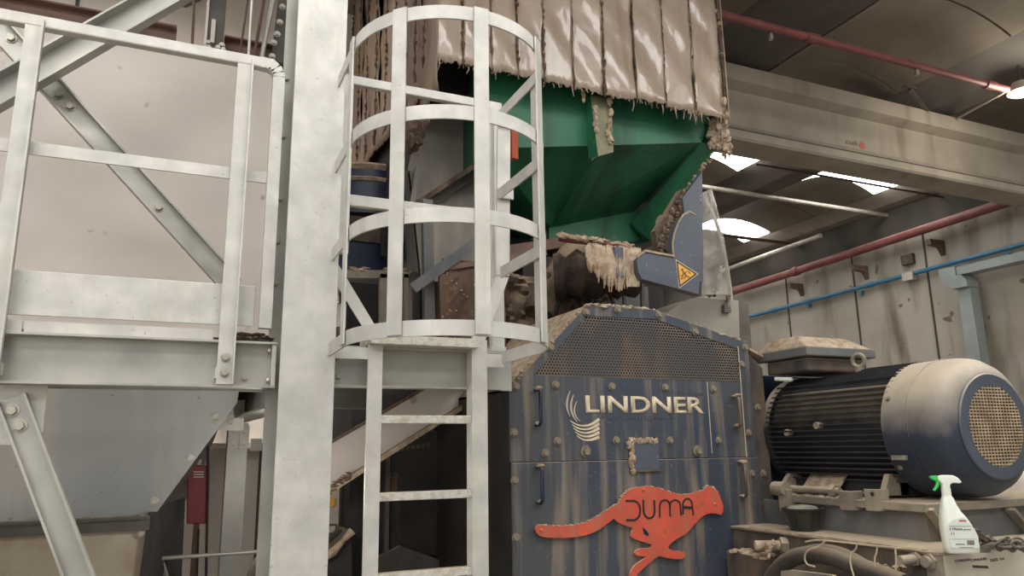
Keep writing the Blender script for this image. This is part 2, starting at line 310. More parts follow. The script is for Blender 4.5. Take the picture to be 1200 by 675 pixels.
# ---------------- pipes under the roof and along the wall
def pipe(name, pts, r, m, label, cat='pipe', group=None, joints=()):
    t = thing(name, pts[0], label, cat, group); MB().tube(pts, r, 14).build('pipe_run', m, t, smooth=True)
    for j in joints:
        a = Vector(pts[0]).lerp(Vector(pts[-1]), j); d = (Vector(pts[-1])-Vector(pts[0])).normalized()
        MB().cyl(a-d*.06, a+d*.06, r*1.25).build('coupling', m, t)
    return t
a = at(830, 13, Z=4.9); b = at(1180, 105, Z=4.9)
t = pipe('sprinkler_pipe', [a, b], .033, 'redpipe', 'thin red pipe running under the ceiling from the plastic strips to the glowing lamp', joints=(.3, .93))
for u, v in ((903, 40), (1074, 82)): p = at(u, v, Z=4.86); MB().cyl(p, p+Vector((0, 0, -.05)), .02).build('sprinkler_head', 'bolt', t)
lp = b
t = thing('ceiling_lamp', lp+Vector((.14, 0, -.1)), 'round glowing lamp at the right end of the thin red ceiling pipe', 'lamp')
c = lp+Vector((.2, -.02, 0))
MB().lathe([(.12, .03), (.1, .08), (0, .13)], c, (0, 0, 1), 24).build('lamp_shade', 'palepipe', t, smooth=True)
MB().lathe([(-.03, .05), (-.015, .1), (0, .12), (.01, .12)], c, (0, 0, 1), 24).build('lamp_lens', 'lampglow', t, smooth=True)
MB().cyl(c+Vector((0, 0, .1)), (c.x, c.y, 5.35), .012).build('lamp_cord', 'dark', t)
pipe('lamp_conduit', [at(1180, 106, Z=4.88), at(1118, 141, Z=5.1)], .014, 'palepipe', 'thin pale conduit going from the glowing lamp back to the concrete beam', 'conduit')
pipe('roof_conduit', [at(742, 5, Z=5.2), at(742, 5, Z=5.2)+Vector((0, .01, .05))], .01, 'dark', 'x') if False else None
t = thing('beam_brace', at(1075, 117, Z=5.15), 'thin dark steel strut under the ceiling just above the big concrete beam', 'strut')
MB().bar(at(1066, 104, Z=5.18), at(1088, 132, Z=5.1), .03, .04).build('strut_bar', 'dark', t)
MB().bar(at(1066, 104, Z=5.18)+Vector((-.08, 0, .01)), at(1066, 104, Z=5.18)+Vector((.08, 0, .01)), .05, .012).build('strut_plate', 'dark', t)
# wall pipes
p0 = at10(856, 343, .22); p1 = at10(1250, 214, .22); d = (p1-p0)
t = pipe('fire_main_pipe', [p0, p1], .068, 'redpipe', 'thick red pipe carried on brackets along the upper right wall', joints=(.28,))
for u, v in ((928, 332), (1003, 311), (1091, 281)):
    p = at10(u, v, .22)
    MB().prism([(9.7, p.y-.04, p.z+.0), (10, p.y-.04, p.z+.0), (10, p.y-.04, p.z-.22), (9.93, p.y-.04, p.z-.1), (9.72, p.y-.04, p.z-.08)], (0, .08, 0)).build('pipe_bracket', 'brown', t)
p0 = at10(868, 374, .08); p1 = at10(1260, 270, .08)
t = pipe('compressed_air_pipe', [p0, p1], .033, 'bluepipe', 'thin bright blue pipe along the right wall below the red pipe', joints=(.15, .5))
for u, v in ((947, 355), (1008, 340), (1118, 311), (1180, 295)):
    p = at10(u, v, .05); MB().box(9.93, 10, p.y-.03, p.y+.03, p.z-.08, p.z-.02).build('pipe_clip', 'bluepipe', t)
p = at10(1068, 325, .05); MB().box(9.86, 9.97, p.y-.09, p.y+.09, p.z-.05, p.z+.07).build('pipe_label', 'palepipe', t)
p = at10(1066, 305); tag(MB().box(9.93, 10, p.y-.1, p.y+.1, p.z-.07, p.z+.09).build('junction_box', 'crust', bevel=.01), 'small dirty junction box on the right wall between the red and blue pipes', 'junction box')
# pale duct / bracket column at right
a = Vector((9.7, 6.6, 3.7))
t = thing('cable_duct', (9.8, 6.6, 0), 'pale blue-grey square duct bending down the right wall below the blue pipe', 'duct')
MB().box(9.72, 9.9, 6.50, 6.68, 0, 3.75).build('down_duct', 'duct', t)
MB().box(9.66, 9.86, 1.5, 6.62, 3.84, 3.955).build('horizontal_duct', 'duct', t)
MB().prism([(9.64, 6.62, 3.965), (9.64, 6.86, 3.965), (9.64, 6.86, 3.80), (9.64, 6.70, 3.66), (9.64, 6.48, 3.66), (9.64, 6.48, 3.74), (9.64, 6.55, 3.83), (9.64, 6.62, 3.83)], (.24, 0, 0)).build('elbow_duct', 'duct', t)
for k in range(3): MB().box(9.9, 10, 6.55, 6.6, 2.0+k*.55, 2.05+k*.55).build('duct_bracket', 'dark', t)
# thin conduits crossing below the far ceiling
zc = 5.1
for (u0, v0, u1, v1, r, m, lab, drop) in (
    (800, 215, 1062, 255, .032, 'palepipe', 'long pale conduit crossing under the far ceiling, ending at the right wall', .35),
    (885, 192, 1160, 241, .016, 'brownpipe', 'thin dark cable pipe under the far ceiling nearest the big concrete beam', .1),
    (842, 275, 966, 292, .03, 'brownpipe', 'short brown conduit under the far ceiling below the curved skylight', .35),
    (845, 313, 884, 318, .03, 'palepipe', 'shortest conduit at the far end of the right wall, above the red pipe', .3)):
    a, b = at(u0, v0, Z=zc), at(u1, v1, Z=zc); b.y = a.y
    pipe('ceiling_conduit', [a, b, b+Vector((.02, 0, -.03)), b+Vector((.02, 0, -drop))], r, m, lab, 'conduit', 'conduits under the far ceiling')
pipe('edge_conduit', [at(845, 318, X=9.5), at(962, 276, X=9.5)], .04, 'palepipe', 'pale pipe running along the top edge of the right wall towards the far end', 'conduit')
# ================================================================== LEFT BACKGROUND
HY = 4.0
tl = at(0, 15, Y=HY)
t = thing('silo', (-.7, 4.6, 1.0), 'huge smooth pinkish grey sheet steel hopper behind the left railing', 'hopper')
MB().box(-2.2, .47, HY, HY+1.85, 1.95, 3.67).build('upper_wall', 'sheet', t, bevel=.01)
q = lambda u, v, y=HY: at(u, v, Y=y)
pr = [Vector((-2.2, HY+.02, 1.97)), Vector((q(282, 462).x, HY+.02, 1.97)), q(278, 472)+Vector((0, .02, 0)), q(182, 603)+Vector((0, .02, 0)), Vector((-2.2, HY+.02, q(182, 603).z))]
MB().prism(pr, (0, .02, 0)).build('funnel_front', 'sheet2', t)
zb = q(182, 606).z
MB().prism([Vector((q(282, 462).x-.02, HY+.04, 1.97)), Vector((q(182, 603).x-.02, HY+.04, zb)), Vector((q(182, 603).x+.2, HY+1.8, zb)), Vector((q(282, 462).x, HY+2.1, 1.97))], (.012, 0, 0)).build('funnel_side', 'sheet2', t)
fl = MB().box(-2.2, q(176, 610).x, HY-.02, HY+.03, zb-.055, zb-.0)
fl.box(-2.2, q(176, 610).x, HY-.05, HY+.03, zb-.004, zb+.008)
fl.build('flange_strip', 'dark', t)
for u in (37, 102, 166): bolt(t, Vector((q(u, 614).x, HY-.03, zb+.004)), (0, -.6, 1), .014)
for u, v in ((181, 588), (223, 537), (252, 488), (166, 625)): bolt(t, q(u, v)+Vector((0, .018, 0)), (0, -1, 0), .014)
pr = [q(0, 620)+Vector((-1, .04, 0)), q(174, 620)+Vector((0, .04, 0)), q(165, 700)+Vector((0, .04, 0)), q(0, 700)+Vector((-1, .04, 0))]
MB().prism(pr, (0, .02, 0)).build('outlet_front', 'sheet3', t)
MB().prism([q(174, 600), q(184, 600), q(172, 700), q(160, 700)], (0, .05, 0)).build('rubber_edge', 'ink', t)
MB().prism([q(184, 600)+Vector((0, .1, 0)), at(218, 560, Y=5.2), at(212, 700, Y=5.2), q(170, 700)+Vector((0, .1, 0))], (.0, .02, 0)).build('outlet_side', 'framed', t)
# brown steel beam above the silo
a = at(22, 7, Y=4.05); tb = thing('brown_beam', (0, 4.4, 3.7), 'brown steel channel lying along the top edge of the big hopper', 'beam')
MB().ext((-2.2, 4.3, 3.90), (at(207, 40, Y=4.3).x, 4.3, 3.90), CH(.15, .06, .01), (0, 0, 1)).build('channel_length', 'brown', tb)
MB().ext((at(262, 55, Y=4.3).x, 4.3, 3.90), (at(352, 60, Y=4.3).x, 4.3, 3.90), CH(.15, .06, .01), (0, 0, 1)).build('channel_length', 'brown', tb)
# dark vertical machine posts at the top
def vpost(name, u0, u1, v0, v1, Y, dy, m, label, cat):
    a = at(u0, v1, Y=Y); b = at(u1, v1, Y=Y); z1 = at(u0, v0, Y=Y).z
    t = thing(name, ((a.x+b.x)/2, Y+dy/2, a.z), label, cat)
    MB().box(a.x, b.x, Y, Y+dy, 3.67, 5.25).build('post_body', m, t); return t
t = vpost('dark_post', 241, 261, -40, 62, 4.2, .1, 'dark', 'dark vertical steel post with a small plate, standing behind the left railing', 'post')
a = at(246, 50, Y=4.19); b = at(253, 24, Y=4.19); MB().box(a.x, b.x, 4.18, 4.2, a.z, b.z).build('plate', 'galv2', t)
for (u, v) in ((244, 50), (244, 56), (256, 56), (260, 53), (261, 58)): bolt(t, at(u, v, Y=4.2), (0, -1, 0), .012)
MB().box(at(238, 60, Y=4.19).x, at(241, 60, Y=4.19).x, 4.18, 4.3, at(238, 62, Y=4.19).z, 4.6).build('edge_flange', 'sheet', t)
t = vpost('dark_plate', 334, 352, -40, 78, 4.2, .3, 'dark', 'wide dark steel plate beside the top of the galvanised column', 'plate')
pr = [at(334, 74, Y=4.19), at(318, 72, Y=4.19), at(338, -110, Y=4.19), at(350, -110, Y=4.19)]
MB().prism(pr, (0, .04, 0)).build('gusset_plate', 'dark', t)
for u, v in ((331, 8), (328, 26), (325, 40), (321, 50), (319, 66)): bolt(t, at(u, v, Y=4.19), (0, -1, 0), .013)
for (p, r, m, lab) in (((at(296, -10, Y=3.2), at(291, 72, Y=3.2)), .006, 'galv2', 'thin pale vertical rod rising from the railing near the column'),
                    ((at(292, -10, Y=4.1), at(281, 64, Y=4.1)), .006, 'brownpipe', 'thin dark hanging rod left of the pale vertical rod'),
                    ((at(322, -10, Y=4.1), at(306, 70, Y=4.1)), .013, 'galv2', 'pair of slanting rods leaning beside the dark plate'),
                    ((at(228, -10, Y=4.15), at(225, 56, Y=4.15)), .008, 'brownpipe', 'thin brown vertical rod left of the dark post')):
    tt = thing('hanging_rod', p[1], lab, 'rod', 'rods above the left railing'); MB().tube(list(p), r).build('rod', m, tt)
    if 'pair' in lab: MB().tube([p[0]+Vector((-.05, 0, 0)), p[1]+Vector((-.04, 0, 0))], .009).build('rod', 'brownpipe', tt)
# right of column: lower structures
t = thing('support_post', (at(262, 680, Y=5).x+.07, 5.07, 0), 'blue-grey steel post with bolted head plate beneath the platform', 'post')
x0, x1 = at(262, 590, Y=5).x, at(286, 590, Y=5).x
MB().box(x0, x1, 5, 5.012, 0, 1.78).box(x0, x1, 5.13, 5.14, 0, 1.78).box((x0+x1)/2-.005, (x0+x1)/2+.005, 5.01, 5.13, 0, 1.78).build('post_body', 'galv2', t)
MB().box(x0+.0, x0+.055, 4.985, 5, 1.62, 1.76).build('head_plate', 'galv2', t); MB().box(x1-.05, x1+.005, 4.985, 5, 1.62, 1.76).build('head_plate', 'galv2', t)
for px, pz in ((x0+.03, 1.73), (x0+.03, 1.655), (x1-.025, 1.73), (x1-.025, 1.655)): bolt(t, (px, 4.985, pz), (0, -1, 0), .011)
xx = x0+.03
t = thing('cross_beam', (.4, 4, 1.8), 'galvanised beam receding under the platform onto the blue-grey post', 'beam')
MB().ext((.42, 3.05, 1.86), (.3, 5.15, 1.86), [(-.07, -.08), (.07, -.08), (.07, -.07), (.005, -.07), (.005, .07), (.07, .07), (.07, .08), (-.07, .08), (-.07, .07), (-.005, .07), (-.005, -.07), (-.07, -.07)], (0, 0, 1)).build('beam_body', 'galv2', t)
a = at(262, 500, Y=4.3); MB().box(a.x-.02, a.x+.1, 4.3, 4.31, a.z-.02, a.z+.14).build('splice_plate', 'galv2', t)
for u, v in ((268, 482), (281, 478), (270, 494)): bolt(t, at(u, v, Y=4.3), (0, -1, 0), .012)
t = thing('electrical_cabinet', (at(234, 615, Y=4.7).x, 4.75, 1.2), 'narrow dark red metal cabinet hanging behind the sheet steel funnel', 'cabinet')
p = [at(220, 545, Y=4.7), at(245, 546, Y=4.7), at(242, 614, Y=4.7), at(219, 614, Y=4.7)]
MB().prism(p, (.0, .1, 0)).build('cabinet_body', 'red', t, bevel=.004)
for k in range(3):
    a = at(227, 553+k*3, Y=4.698); b = at(239, 553+k*3, Y=4.698); MB().bar(a, b, .004, .005).build('vent_slot', 'sheet', t)
MB().box(at(222, 540, Y=4.7).x, at(236, 540, Y=4.7).x, 4.72, 4.8, p[0].z+.0, p[0].z+.03).build('cabinet_top_terminal', 'palepipe', t)
MB().box(at(225, 640, Y=4.75).x, at(232, 640, Y=4.75).x, 4.73, 4.78, 0, p[2].z).build('cabinet_post', 'brown', t)
MB().tube([at(243, 500, Y=4.68), at(244, 560, Y=4.68), at(242, 640, Y=4.68), at(241, 700, Y=4.68)], .007).build('cable', 'ink', t)
MB().tube([at(233, 620, Y=4.7), at(230, 700, Y=4.7)], .005).build('cable', 'ink', t)
pipe('guide_wire', [at(178, 655, Y=4.4), at(310, 646, Y=4.4)], .011, 'galv2', 'thin horizontal rod crossing low behind the galvanised column', 'rod')
t = thing('black_hose', at(293, 680, Y=3.6), 'short thick black hose bending behind the foot of the galvanised column', 'hose')
MB().tube([at(284, 700, Y=3.6)+Vector((0, 0, -1.05)), at(286, 720, Y=3.6), at(288, 700, Y=3.6), at(293, 680, Y=3.6), at(299, 663, Y=3.6), at(309, 650, Y=3.6), at(325, 645, Y=3.6)], .022).build('hose_body', 'rubber', t, smooth=True)
t = thing('angle_strut', at(182, 620, Y=4.5), 'thin blue-grey angle strut leaning at the bottom behind the funnel', 'strut')
MB().ext(at(181, 620, Y=4.5), at(206, 700, Y=4.5), LP(.07, .05, .006), (0, -1, 0)).build('strut_body', 'galv2', t)
# rail on back wall and teal panel standing in for a bright window view
a = at(222, 523, Y=6.03); b = at(430, 528, Y=6.03)
t = thing('sliding_rail', (.8, 6.0, a.z), 'thin horizontal door rail on the light back wall under the platform', 'rail')
MB().box(a.x-.4, b.x, 5.99, 6.048, a.z-.02, a.z+.02).build('rail_bar', 'palepipe', t)
MB().box(at(293, 523, Y=6.0).x, at(306, 523, Y=6.0).x, 5.96, 6.0, a.z-.04, a.z+.05).build('rail_roller', 'galv2', t)
a = at(372, 500, Y=6.02); b = at(440, 474, Y=6.02)
t = thing('window_view_panel', ((a.x+b.x)/2, 6.01, a.z), 'small teal and white panel standing in for a bright window on the light back wall', 'window panel')
MB().box(a.x, b.x, 6.01, 6.03, a.z, b.z+.08).build('view_sheet', 'teal', t); MB().box(a.x, b.x, 6.0, 6.045, a.z-.02, a.z).build('view_panel_rail', 'dark', t)
# ================================================================== PLATFORM, COLUMN, RAILING (plane Y 2.9)
t = thing('steel_column', (.42, 2.86, 0), 'wide pale galvanised steel column standing between the railing and the ladder', 'column')
MB().box(.325, .522, 2.80, 2.815, 0, 4.4).build('front_flange', 'galv', t, bevel=.002)
MB().box(.418, .430, 2.815, 2.99, 0, 4.4).build('web', 'galv2', t)
MB().box(.300, .522, 2.99, 3.005, 0, 4.4).build('rear_flange', 'galv2', t)
for z in (3.13, 2.87, 2.6, 2.42, 2.25): bolt(t, (.312, 2.99, z), (0, -1, 0), .011)
PX0, PX1 = -2.2, .32
ZT = 2.0
t = thing('platform_beam', (-.8, 2.93, ZT-.17), 'galvanised channel beam carrying the platform under the left railing', 'beam')
MB().ext((PX1, 2.9, ZT-.085), (PX0, 2.9, ZT-.085), [(0, -.085), (0.0, -.085), (.07, -.085), (.07, -.077), (.008, -.077), (.008, .077), (.07, .077), (.07, .085), (0, .085)][1:], (0, 0, 1)).build('channel', 'galv2', t) if False else None
MB().box(PX0, PX1, 2.93, 2.938, ZT-.17, ZT).box(PX0, PX1, 2.87, 2.93, ZT-.008, ZT).box(PX0, PX1, 2.87, 2.93, ZT-.17, ZT-.162).build('channel', 'galv2', t)
MB().box(.303, .318, 2.875, 2.93, ZT-.165, ZT-.01).build('end_plate', 'galv', t)
for x, z in ((.30, 1.97), (.30, 1.86)): bolt(t, (x, 2.9, z), (-1, 0, 0), .011)
bolt(t, (.215, 2.93, 1.87), (0, -1, 0), .01)
t = thing('platform_grating', (-.8, 3.2, ZT), 'thin steel edge strip and deck plate resting on the platform beam', 'platform deck')
MB().box(PX0, .30, 2.95, 3.5, ZT+.001, ZT+.02).build('deck_plate', 'dark', t)
x_ = at(27, 388, Y=2.9).x
MB().box(PX0, x_-.003, 2.89, 2.90, ZT+.001, ZT+.04).build('edge_strip', 'galv', t); MB().box(x_+.003, at(250, 390, Y=2.9).x, 2.89, 2.90, ZT+.001, ZT+.04).build('edge_strip', 'galv', t)
t = thing('litter', (.2, 2.98, ZT+.02), 'small heap of dusty debris on the platform corner next to the column', 'debris'); t['kind'] = 'stuff'
b = MB()
for k in range(26): b.blob((random.uniform(.17, .31), random.uniform(2.94, 2.99), ZT+.02+random.uniform(0, .02)), random.uniform(.006, .017), .4, 1, (1.6, 1, .7))
o = b.build('litter_chips', 'grime', t)
# railing
t = thing('guard_railing', (-.2, 2.88, 1.84), 'galvanised guard railing along the edge of the raised platform at left', 'railing')
ZR = 3.135
MB().box(PX0, .255, 2.86, 2.90, ZR-.042, ZR+.004).build('top_rail', 'galv', t, bevel=.006)
def lpost(x0, x1, z0, z1, nm='post'):
    return MB().box(x0, x1, 2.862, 2.868, z0, z1).box(x1-.006, x1, 2.835, 2.868, z0, z1).build(nm, 'galv', t)
lpost(-.595, -.535, 1.84, ZR-.02); lpost(.115, .172, 1.84, ZR-.02)
MB().box(-.60, -.54, 2.868, 2.93, 1.86, 1.9).build('spacer_block', 'galv', t); MB().box(.11, .165, 2.868, 2.93, 1.86, 1.9).build('spacer_block', 'galv', t)
c = MB(); R_ = .05
path = [(.20, ZR-.019)] + [(.272-R_+R_*math.sin(a), ZR-.019-R_+R_*math.cos(a)) for a in [0, .4, .8, 1.2, 1.57]] + [(.272, 2.05)]
for (x0, z0), (x1, z1) in zip(path, path[1:]): c.bar((x0, 2.88, z0), (x1, 2.88, z1), .045 if z1 < z0-.5 else .045, .04, (0, 1, 0))
c.build('end_post', 'galv', t)
MB().box(PX0, .262, 2.885, 2.893, 2.622, 2.668).build('mid_rail', 'galv', t)
MB().box(PX0, .235, 2.905, 2.912, 2.06, 2.215).build('toe_board', 'galv', t, bevel=.003)
for z in (1.935, 1.88): bolt(t, (.142, 2.862, z), (0, -1, 0), .012)
bolt(t, (-.56, 2.862, 1.9), (0, -1, 0), .012)
tag(MB().box(at(0, 400, Y=2.8).x, -.50, 2.3, 2.31, 0, .1).build('x', 'galv'), 'x', 'x') if False else None
# diagonal braces behind the railing
def chan_brace(name, a, b, h, label, bolts=(), fl=.07, m='galv2', face=(0, -1, 0)):
    a, b = Vector(a), Vector(b); t = thing(name, a, label, 'brace', 'diagonal braces of the left steel frame')
    d = (b-a).normalized(); up = Vector((0, -1, 0)).cross(d); 
    if up.z < 0: up = -up
    # web in the XZ plane, flanges towards the camera
    P = MB(); 
    P.prism([a-up*h/2, b-up*h/2, b+up*h/2, a+up*h/2], (0, .008, 0)); P.build('brace_web', m, t)
    for s in (-1, 1):
        P = MB(); P.prism([a+up*s*h/2, b+up*s*h/2, b+up*(s*h/2-s*.008), a+up*(s*h/2-s*.008)], (0, -fl, 0)); P.build('brace_flange', m, t)
    for q_ in bolts: bolt(t, q_, (0, -1, 0), .016)
    return t
a = (at(-40, 88, Y=3.3)+at(-40, 158, Y=3.3))/2; b = (at(200, -48, Y=3.3)+at(275, -32, Y=3.3))/2
a = at(-60, 146, Y=3.3); b = at(260, -38, Y=3.3); a = a-(b-a)*1.0; b = b+(b-a)*.35
chan_brace('diagonal_brace', a, b, .115, 'broad galvanised channel brace rising to the right across the top left corner', fl=.06)
a = at(-60, 2, Y=3.4); b = at(30, 70, Y=3.4)
a = at(-40, -8, Y=3.42); b = at(272, 336, Y=3.42); a = a-(b-a)*.9
t = chan_brace('diagonal_brace', a, b, .092, 'galvanised channel brace falling from the top left corner to the platform edge behind the railing', [at(13, 45, Y=3.42), at(69, 111, Y=3.42), at(82, 125, Y=3.42), at(186, 243, Y=3.42)], fl=.04)
a, b = at(58, 106, Y=3.40), at(110, 160, Y=3.40)
a = at(14, 466, Y=2.93); b = at(110, 720, Y=2.93); b = a+(b-a)*((a.z-.0)/(a.z-b.z))
t = chan_brace('diagonal_brace', a, b, .085, 'galvanised channel brace running down from the gusset plate at the bottom left corner', [at(14, 481, Y=2.93), at(23, 499, Y=2.93)], fl=.03)
t2 = thing('gusset_plate', at(20, 490, Y=2.965), 'flat galvanised gusset plate bolted under the platform beam at far left', 'plate')
MB().prism([at(-60, 448, Y=2.939), at(56, 448, Y=2.939), at(50, 505, Y=2.939), at(38, 522, Y=2.939), at(-60, 520, Y=2.939)], (0, .01, 0)).build('plate', 'galv', t2)
t2 = thing('ledge_angle', (-.2, 3.0, ZT-.2), 'thin galvanised angle strip under the platform beam in front of the funnel', 'angle strip')
MB().ext((PX0, 3.2, 1.885), (at(307, 460, Y=3.2).x, 3.2, 1.885), LP(.05, .045, .006), (0, 0, -1)).build('angle_bar', 'galv', t2)
# ================================================================== LANDING + LADDER WITH CAGE
LY = 2.85
t = thing('landing_beam', (.86, 2.93, 1.83), 'galvanised channel beam of the landing crossing behind the ladder', 'beam')
MB().box(.53, 1.30, 2.93, 2.938, 1.84, 2.0).box(.53, 1.24, 2.88, 2.93, 1.992, 2.0).box(.53, 1.24, 2.88, 2.93, 1.84, 1.848).build('channel', 'galv2', t)
for x, z in ((.55, 1.96), (.56, 1.885)): bolt(t, (x, 2.93, z), (0, -1, 0), .011)
t = thing('landing_plate', (.88, 3.2, 2.0), 'dusty chequered steel landing plate at the top of the ladder', 'landing plate')
MB().box(.655, 1.10, 2.80, 3.0, 2.001, 2.038).build('tread_nose', 'tread', t, bevel=.003)
MB().box(.54, 1.42, 3.0, 3.85, 2.001, 2.012).build('deck_plate', 'grime', t)
t = thing('caged_ladder', (.88, LY, 0), 'galvanised caged access ladder with round safety hoops beside the column', 'ladder')
ZK = 2.325
for s, xb, xk, xt in ((-1, (.655, .712), (.470, .530), (.482, .527)), (1, (1.083, 1.15), (1.205, 1.268), (1.222, 1.284))):
    MB().box(xb[0], xb[1], LY-.012, LY, 0.02, 2.04).box(xb[1]-.01 if s < 0 else xb[0], xb[1] if s < 0 else xb[0]+.008, LY, LY+.05, .02, 2.0).build('stile', 'galv', t)
    MB().prism([(xb[0]+.02, LY+.02, 2.02), (xb[1]+.015, LY+.02, 2.02), (xk[1], LY+.02, ZK), (xk[0], LY+.02, ZK)] if s < 0 else [(xb[0], LY+.02, 2.02), (xb[1]-.005, LY+.02, 2.02), (xk[1], LY+.02, ZK), (xk[0], LY+.02, ZK)], (0, .008, 0)).build('flared_stile', 'galv', t)
    MB().prism([(xk[0], LY+.015, ZK+.004), (xk[1], LY+.015, ZK+.004), (xt[1], LY+.015, 3.06), (xt[0], LY+.015, 3.06)], (0, .008, 0)).box(xk[1]-.006 if s < 0 else xk[0], xk[1] if s < 0 else xk[0]+.006, LY+.02, LY+.06, ZK, 3.05).build('upper_stile', 'galv', t)
    for z in (2.675, 3.02): MB().box(xt[0]-.006, xt[1]+.003, LY-.0, LY+.012, z, z+.045).build('stile_joint', 'galv', t)
for z in (1.716, 1.428, 1.14, .852, .564, .276): MB().box(.71, 1.085, LY-.005, LY+.028, z-.016, z+.016).build('rung', 'tread', t, bevel=.003)
HX, HR, HYc = .86, .365, 2.51
def hoop_xy(s):
    # s in 0..1 : left end -> arc -> right end
    L1 = LY-HYc; arc = math.pi*HR; T = 2*L1+arc; d = s*T
    if d < L1: return (HX-HR, LY-d)
    if d > L1+arc: return (HX+HR, HYc+(d-L1-arc))
    a = (d-L1)/HR; return (HX-HR*math.cos(a), HYc-HR*math.sin(a))
def hoop(z, zfun=None):
    b = MB(); n = 56; h = .05
    V = []
    for i in range(n+1):
        x, y = hoop_xy(i/n); x0, y0 = hoop_xy(max(0, i/n-.01)); x1, y1 = hoop_xy(min(1, i/n+.01)); d = Vector((x1-x0, y1-y0, 0)).normalized(); nn = Vector((d.y, -d.x, 0))
        V.append([b.b.verts.new(Vector((x, y, z+zz))+nn*o) for zz, o in ((0, 0), (h, 0), (h, -.007), (0, -.007))])
    for A, B in zip(V, V[1:]):
        for k in range(4): b.b.faces.new((A[k], A[(k+1) % 4], B[(k+1) % 4], B[k]))
    b.b.faces.new(V[0]); b.b.faces.new(V[-1][::-1]); return b.build('hoop', 'galv', t, smooth=False)
for z in (3.035, 2.668, 2.312, 1.945): hoop(z)
def strap(xc, yc, nx, ny, w=.052, z0=1.95, z1=3.085):
    nrm = Vector((nx, ny, 0)).normalized(); tg = Vector((-nrm.y, nrm.x, 0)); c = Vector((xc, yc, 0))-nrm*.009
    c = Vector((xc, yc, 0))+nrm*.003
    MB().prism([c-tg*w/2+Vector((0, 0, z0)), c+tg*w/2+Vector((0, 0, z0)), c+tg*w/2+Vector((0, 0, z1)), c-tg*w/2+Vector((0, 0, z1))], nrm*.006).build('cage_strap', 'galv', t)
for ang in (180, 135, 91, 45, 0):
    a = math.radians(ang); strap(HX+HR*math.cos(a), HYc-HR*math.sin(a), math.cos(a), -math.sin(a))
MB().box(.500, .66, LY-.006, LY+.006, 1.945, 1.99).build('bracket_arm', 'galv', t); MB().box(1.145, 1.228, LY-.006, LY+.006, 1.93, 1.985).build('bracket_arm', 'galv', t)
# safety gate behind the ladder opening
t = thing('safety_gate', (.88, 3.0, 2.0), 'white-grey rectangular safety gate at the top of the ladder, seen through the cage', 'gate')
GY = 3.0
zt, zm = 3.165, 2.61
MB().box(.56, 1.275, GY, GY+.03, zt, zt+.042).build('top_bar', 'galv', t, bevel=.004)
MB().box(.56, 1.275, GY, GY+.03, zm, zm+.05).build('bottom_bar', 'galv', t, bevel=.004)
MB().box(.55, .598, GY-.002, GY+.03, 2.40, zt+.042).build('hinge_upright', 'galv', t, bevel=.003)
MB().box(1.238, 1.30, GY-.002, GY+.03, 2.03, zt+.04).build('latch_upright', 'galv', t, bevel=.003)
MB().box(1.22, 1.29, GY-.04, GY+.04, 2.013, 2.032).build('foot_plate', 'galv', t)
for z in (zt+.02, 2.85, zm+.03): MB().cyl((1.21, GY, z-.04), (1.21, GY, z+.04), .009).build('latch_hinge', 'galv2', t)
# ================================================================== BEHIND THE LADDER (lower)
CY = 3.9
t = thing('conveyor_trough', at(450, 520, Y=CY), 'sloping galvanised sheet trough rising to the right behind the ladder rungs', 'trough')
A = [at(370, 530, Y=CY), at(497, 456, Y=CY), at(575, 453, Y=CY), at(575, 462, Y=CY), at(543, 474, Y=CY), at(370, 582, Y=CY)]
MB().prism(A, (0, .02, 0)).build('trough_side', 'sheet', t)
MB().bar(at(370, 528, Y=CY)+Vector((0, -.02, 0)), at(497, 455, Y=CY)+Vector((0, -.02, 0)), .06, .012).build('upper_lip', 'grime', t)
MB().bar(at(497, 454, Y=CY)+Vector((0, -.02, 0)), at(575, 452, Y=CY)+Vector((0, -.02, 0)), .06, .014).build('upper_lip', 'grime', t)
MB().bar(at(370, 584, Y=CY)+Vector((0, -.02, 0)), at(546, 473, Y=CY)+Vector((0, -.02, 0)), .07, .024).build('lower_lip', 'dirt', t)
for u, v in ((384, 536), (384, 555), (484, 469)): bolt(t, at(u, v, Y=CY), (0, -1, 0), .012)
b = MB()
for k in range(40):
    s = random.random(); p = at(380+s*30, 578-s*20+random.uniform(-6, 4), Y=CY-.05); b.blob(p, random.uniform(.006, .014), .4, 1, (1.8, 1, .7))
tag(b.build('trapped_debris', 'grime', t), kind='stuff'); 
t = thing('dark_cabinet', (1.15, 4.5, 0), 'tall machine cabinet behind the ladder, its shadow painted in as black', 'cabinet')
x0 = at(430, 600, Y=4.3).x; x1 = at(566, 600, Y=4.3).x
MB().box(x0-.1, 1.40, 4.3, 5.3, 0, 1.95).build('cabinet_body', 'black', t)  # cabinet is only unlit; its darkness is put into the black material
for u0, u1, v0, v1, m in ((455, 530, 505, 655, 'black'),): 
    a = at(u0, v1, Y=4.28); c_ = at(u1, v0, Y=4.28); MB().box(a.x, c_.x, 4.27, 4.3, a.z, c_.z).build('cabinet_door', m, t, bevel=.006)
a = at(453, 590, Y=4.26); MB().box(a.x-.012, a.x+.012, 4.24, 4.3, .9, 1.7).build('door_edge', 'dark', t)
a = at(454, 585, Y=4.26); c_ = at(466, 553, Y=4.26); MB().box(a.x, c_.x, 4.262, 4.27, a.z, c_.z).build('name_plate', 'rusty', t)
b = MB()
for k in range(7):
    p = at(464+k*6, 530-k, Y=4.268); b.box(p.x, p.x+.02, 4.264, 4.272, p.z, p.z+.025)
b.build('lettering_bars', 'rusty', t)  # bars stand in for faint unreadable reddish lettering
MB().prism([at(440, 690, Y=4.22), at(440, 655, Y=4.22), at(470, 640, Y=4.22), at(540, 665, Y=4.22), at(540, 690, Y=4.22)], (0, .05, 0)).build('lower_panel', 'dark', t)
t = thing('dark_beam', (.7, 3.6, 1.75), 'dark steel cross member under the landing left of the ladder', 'beam')
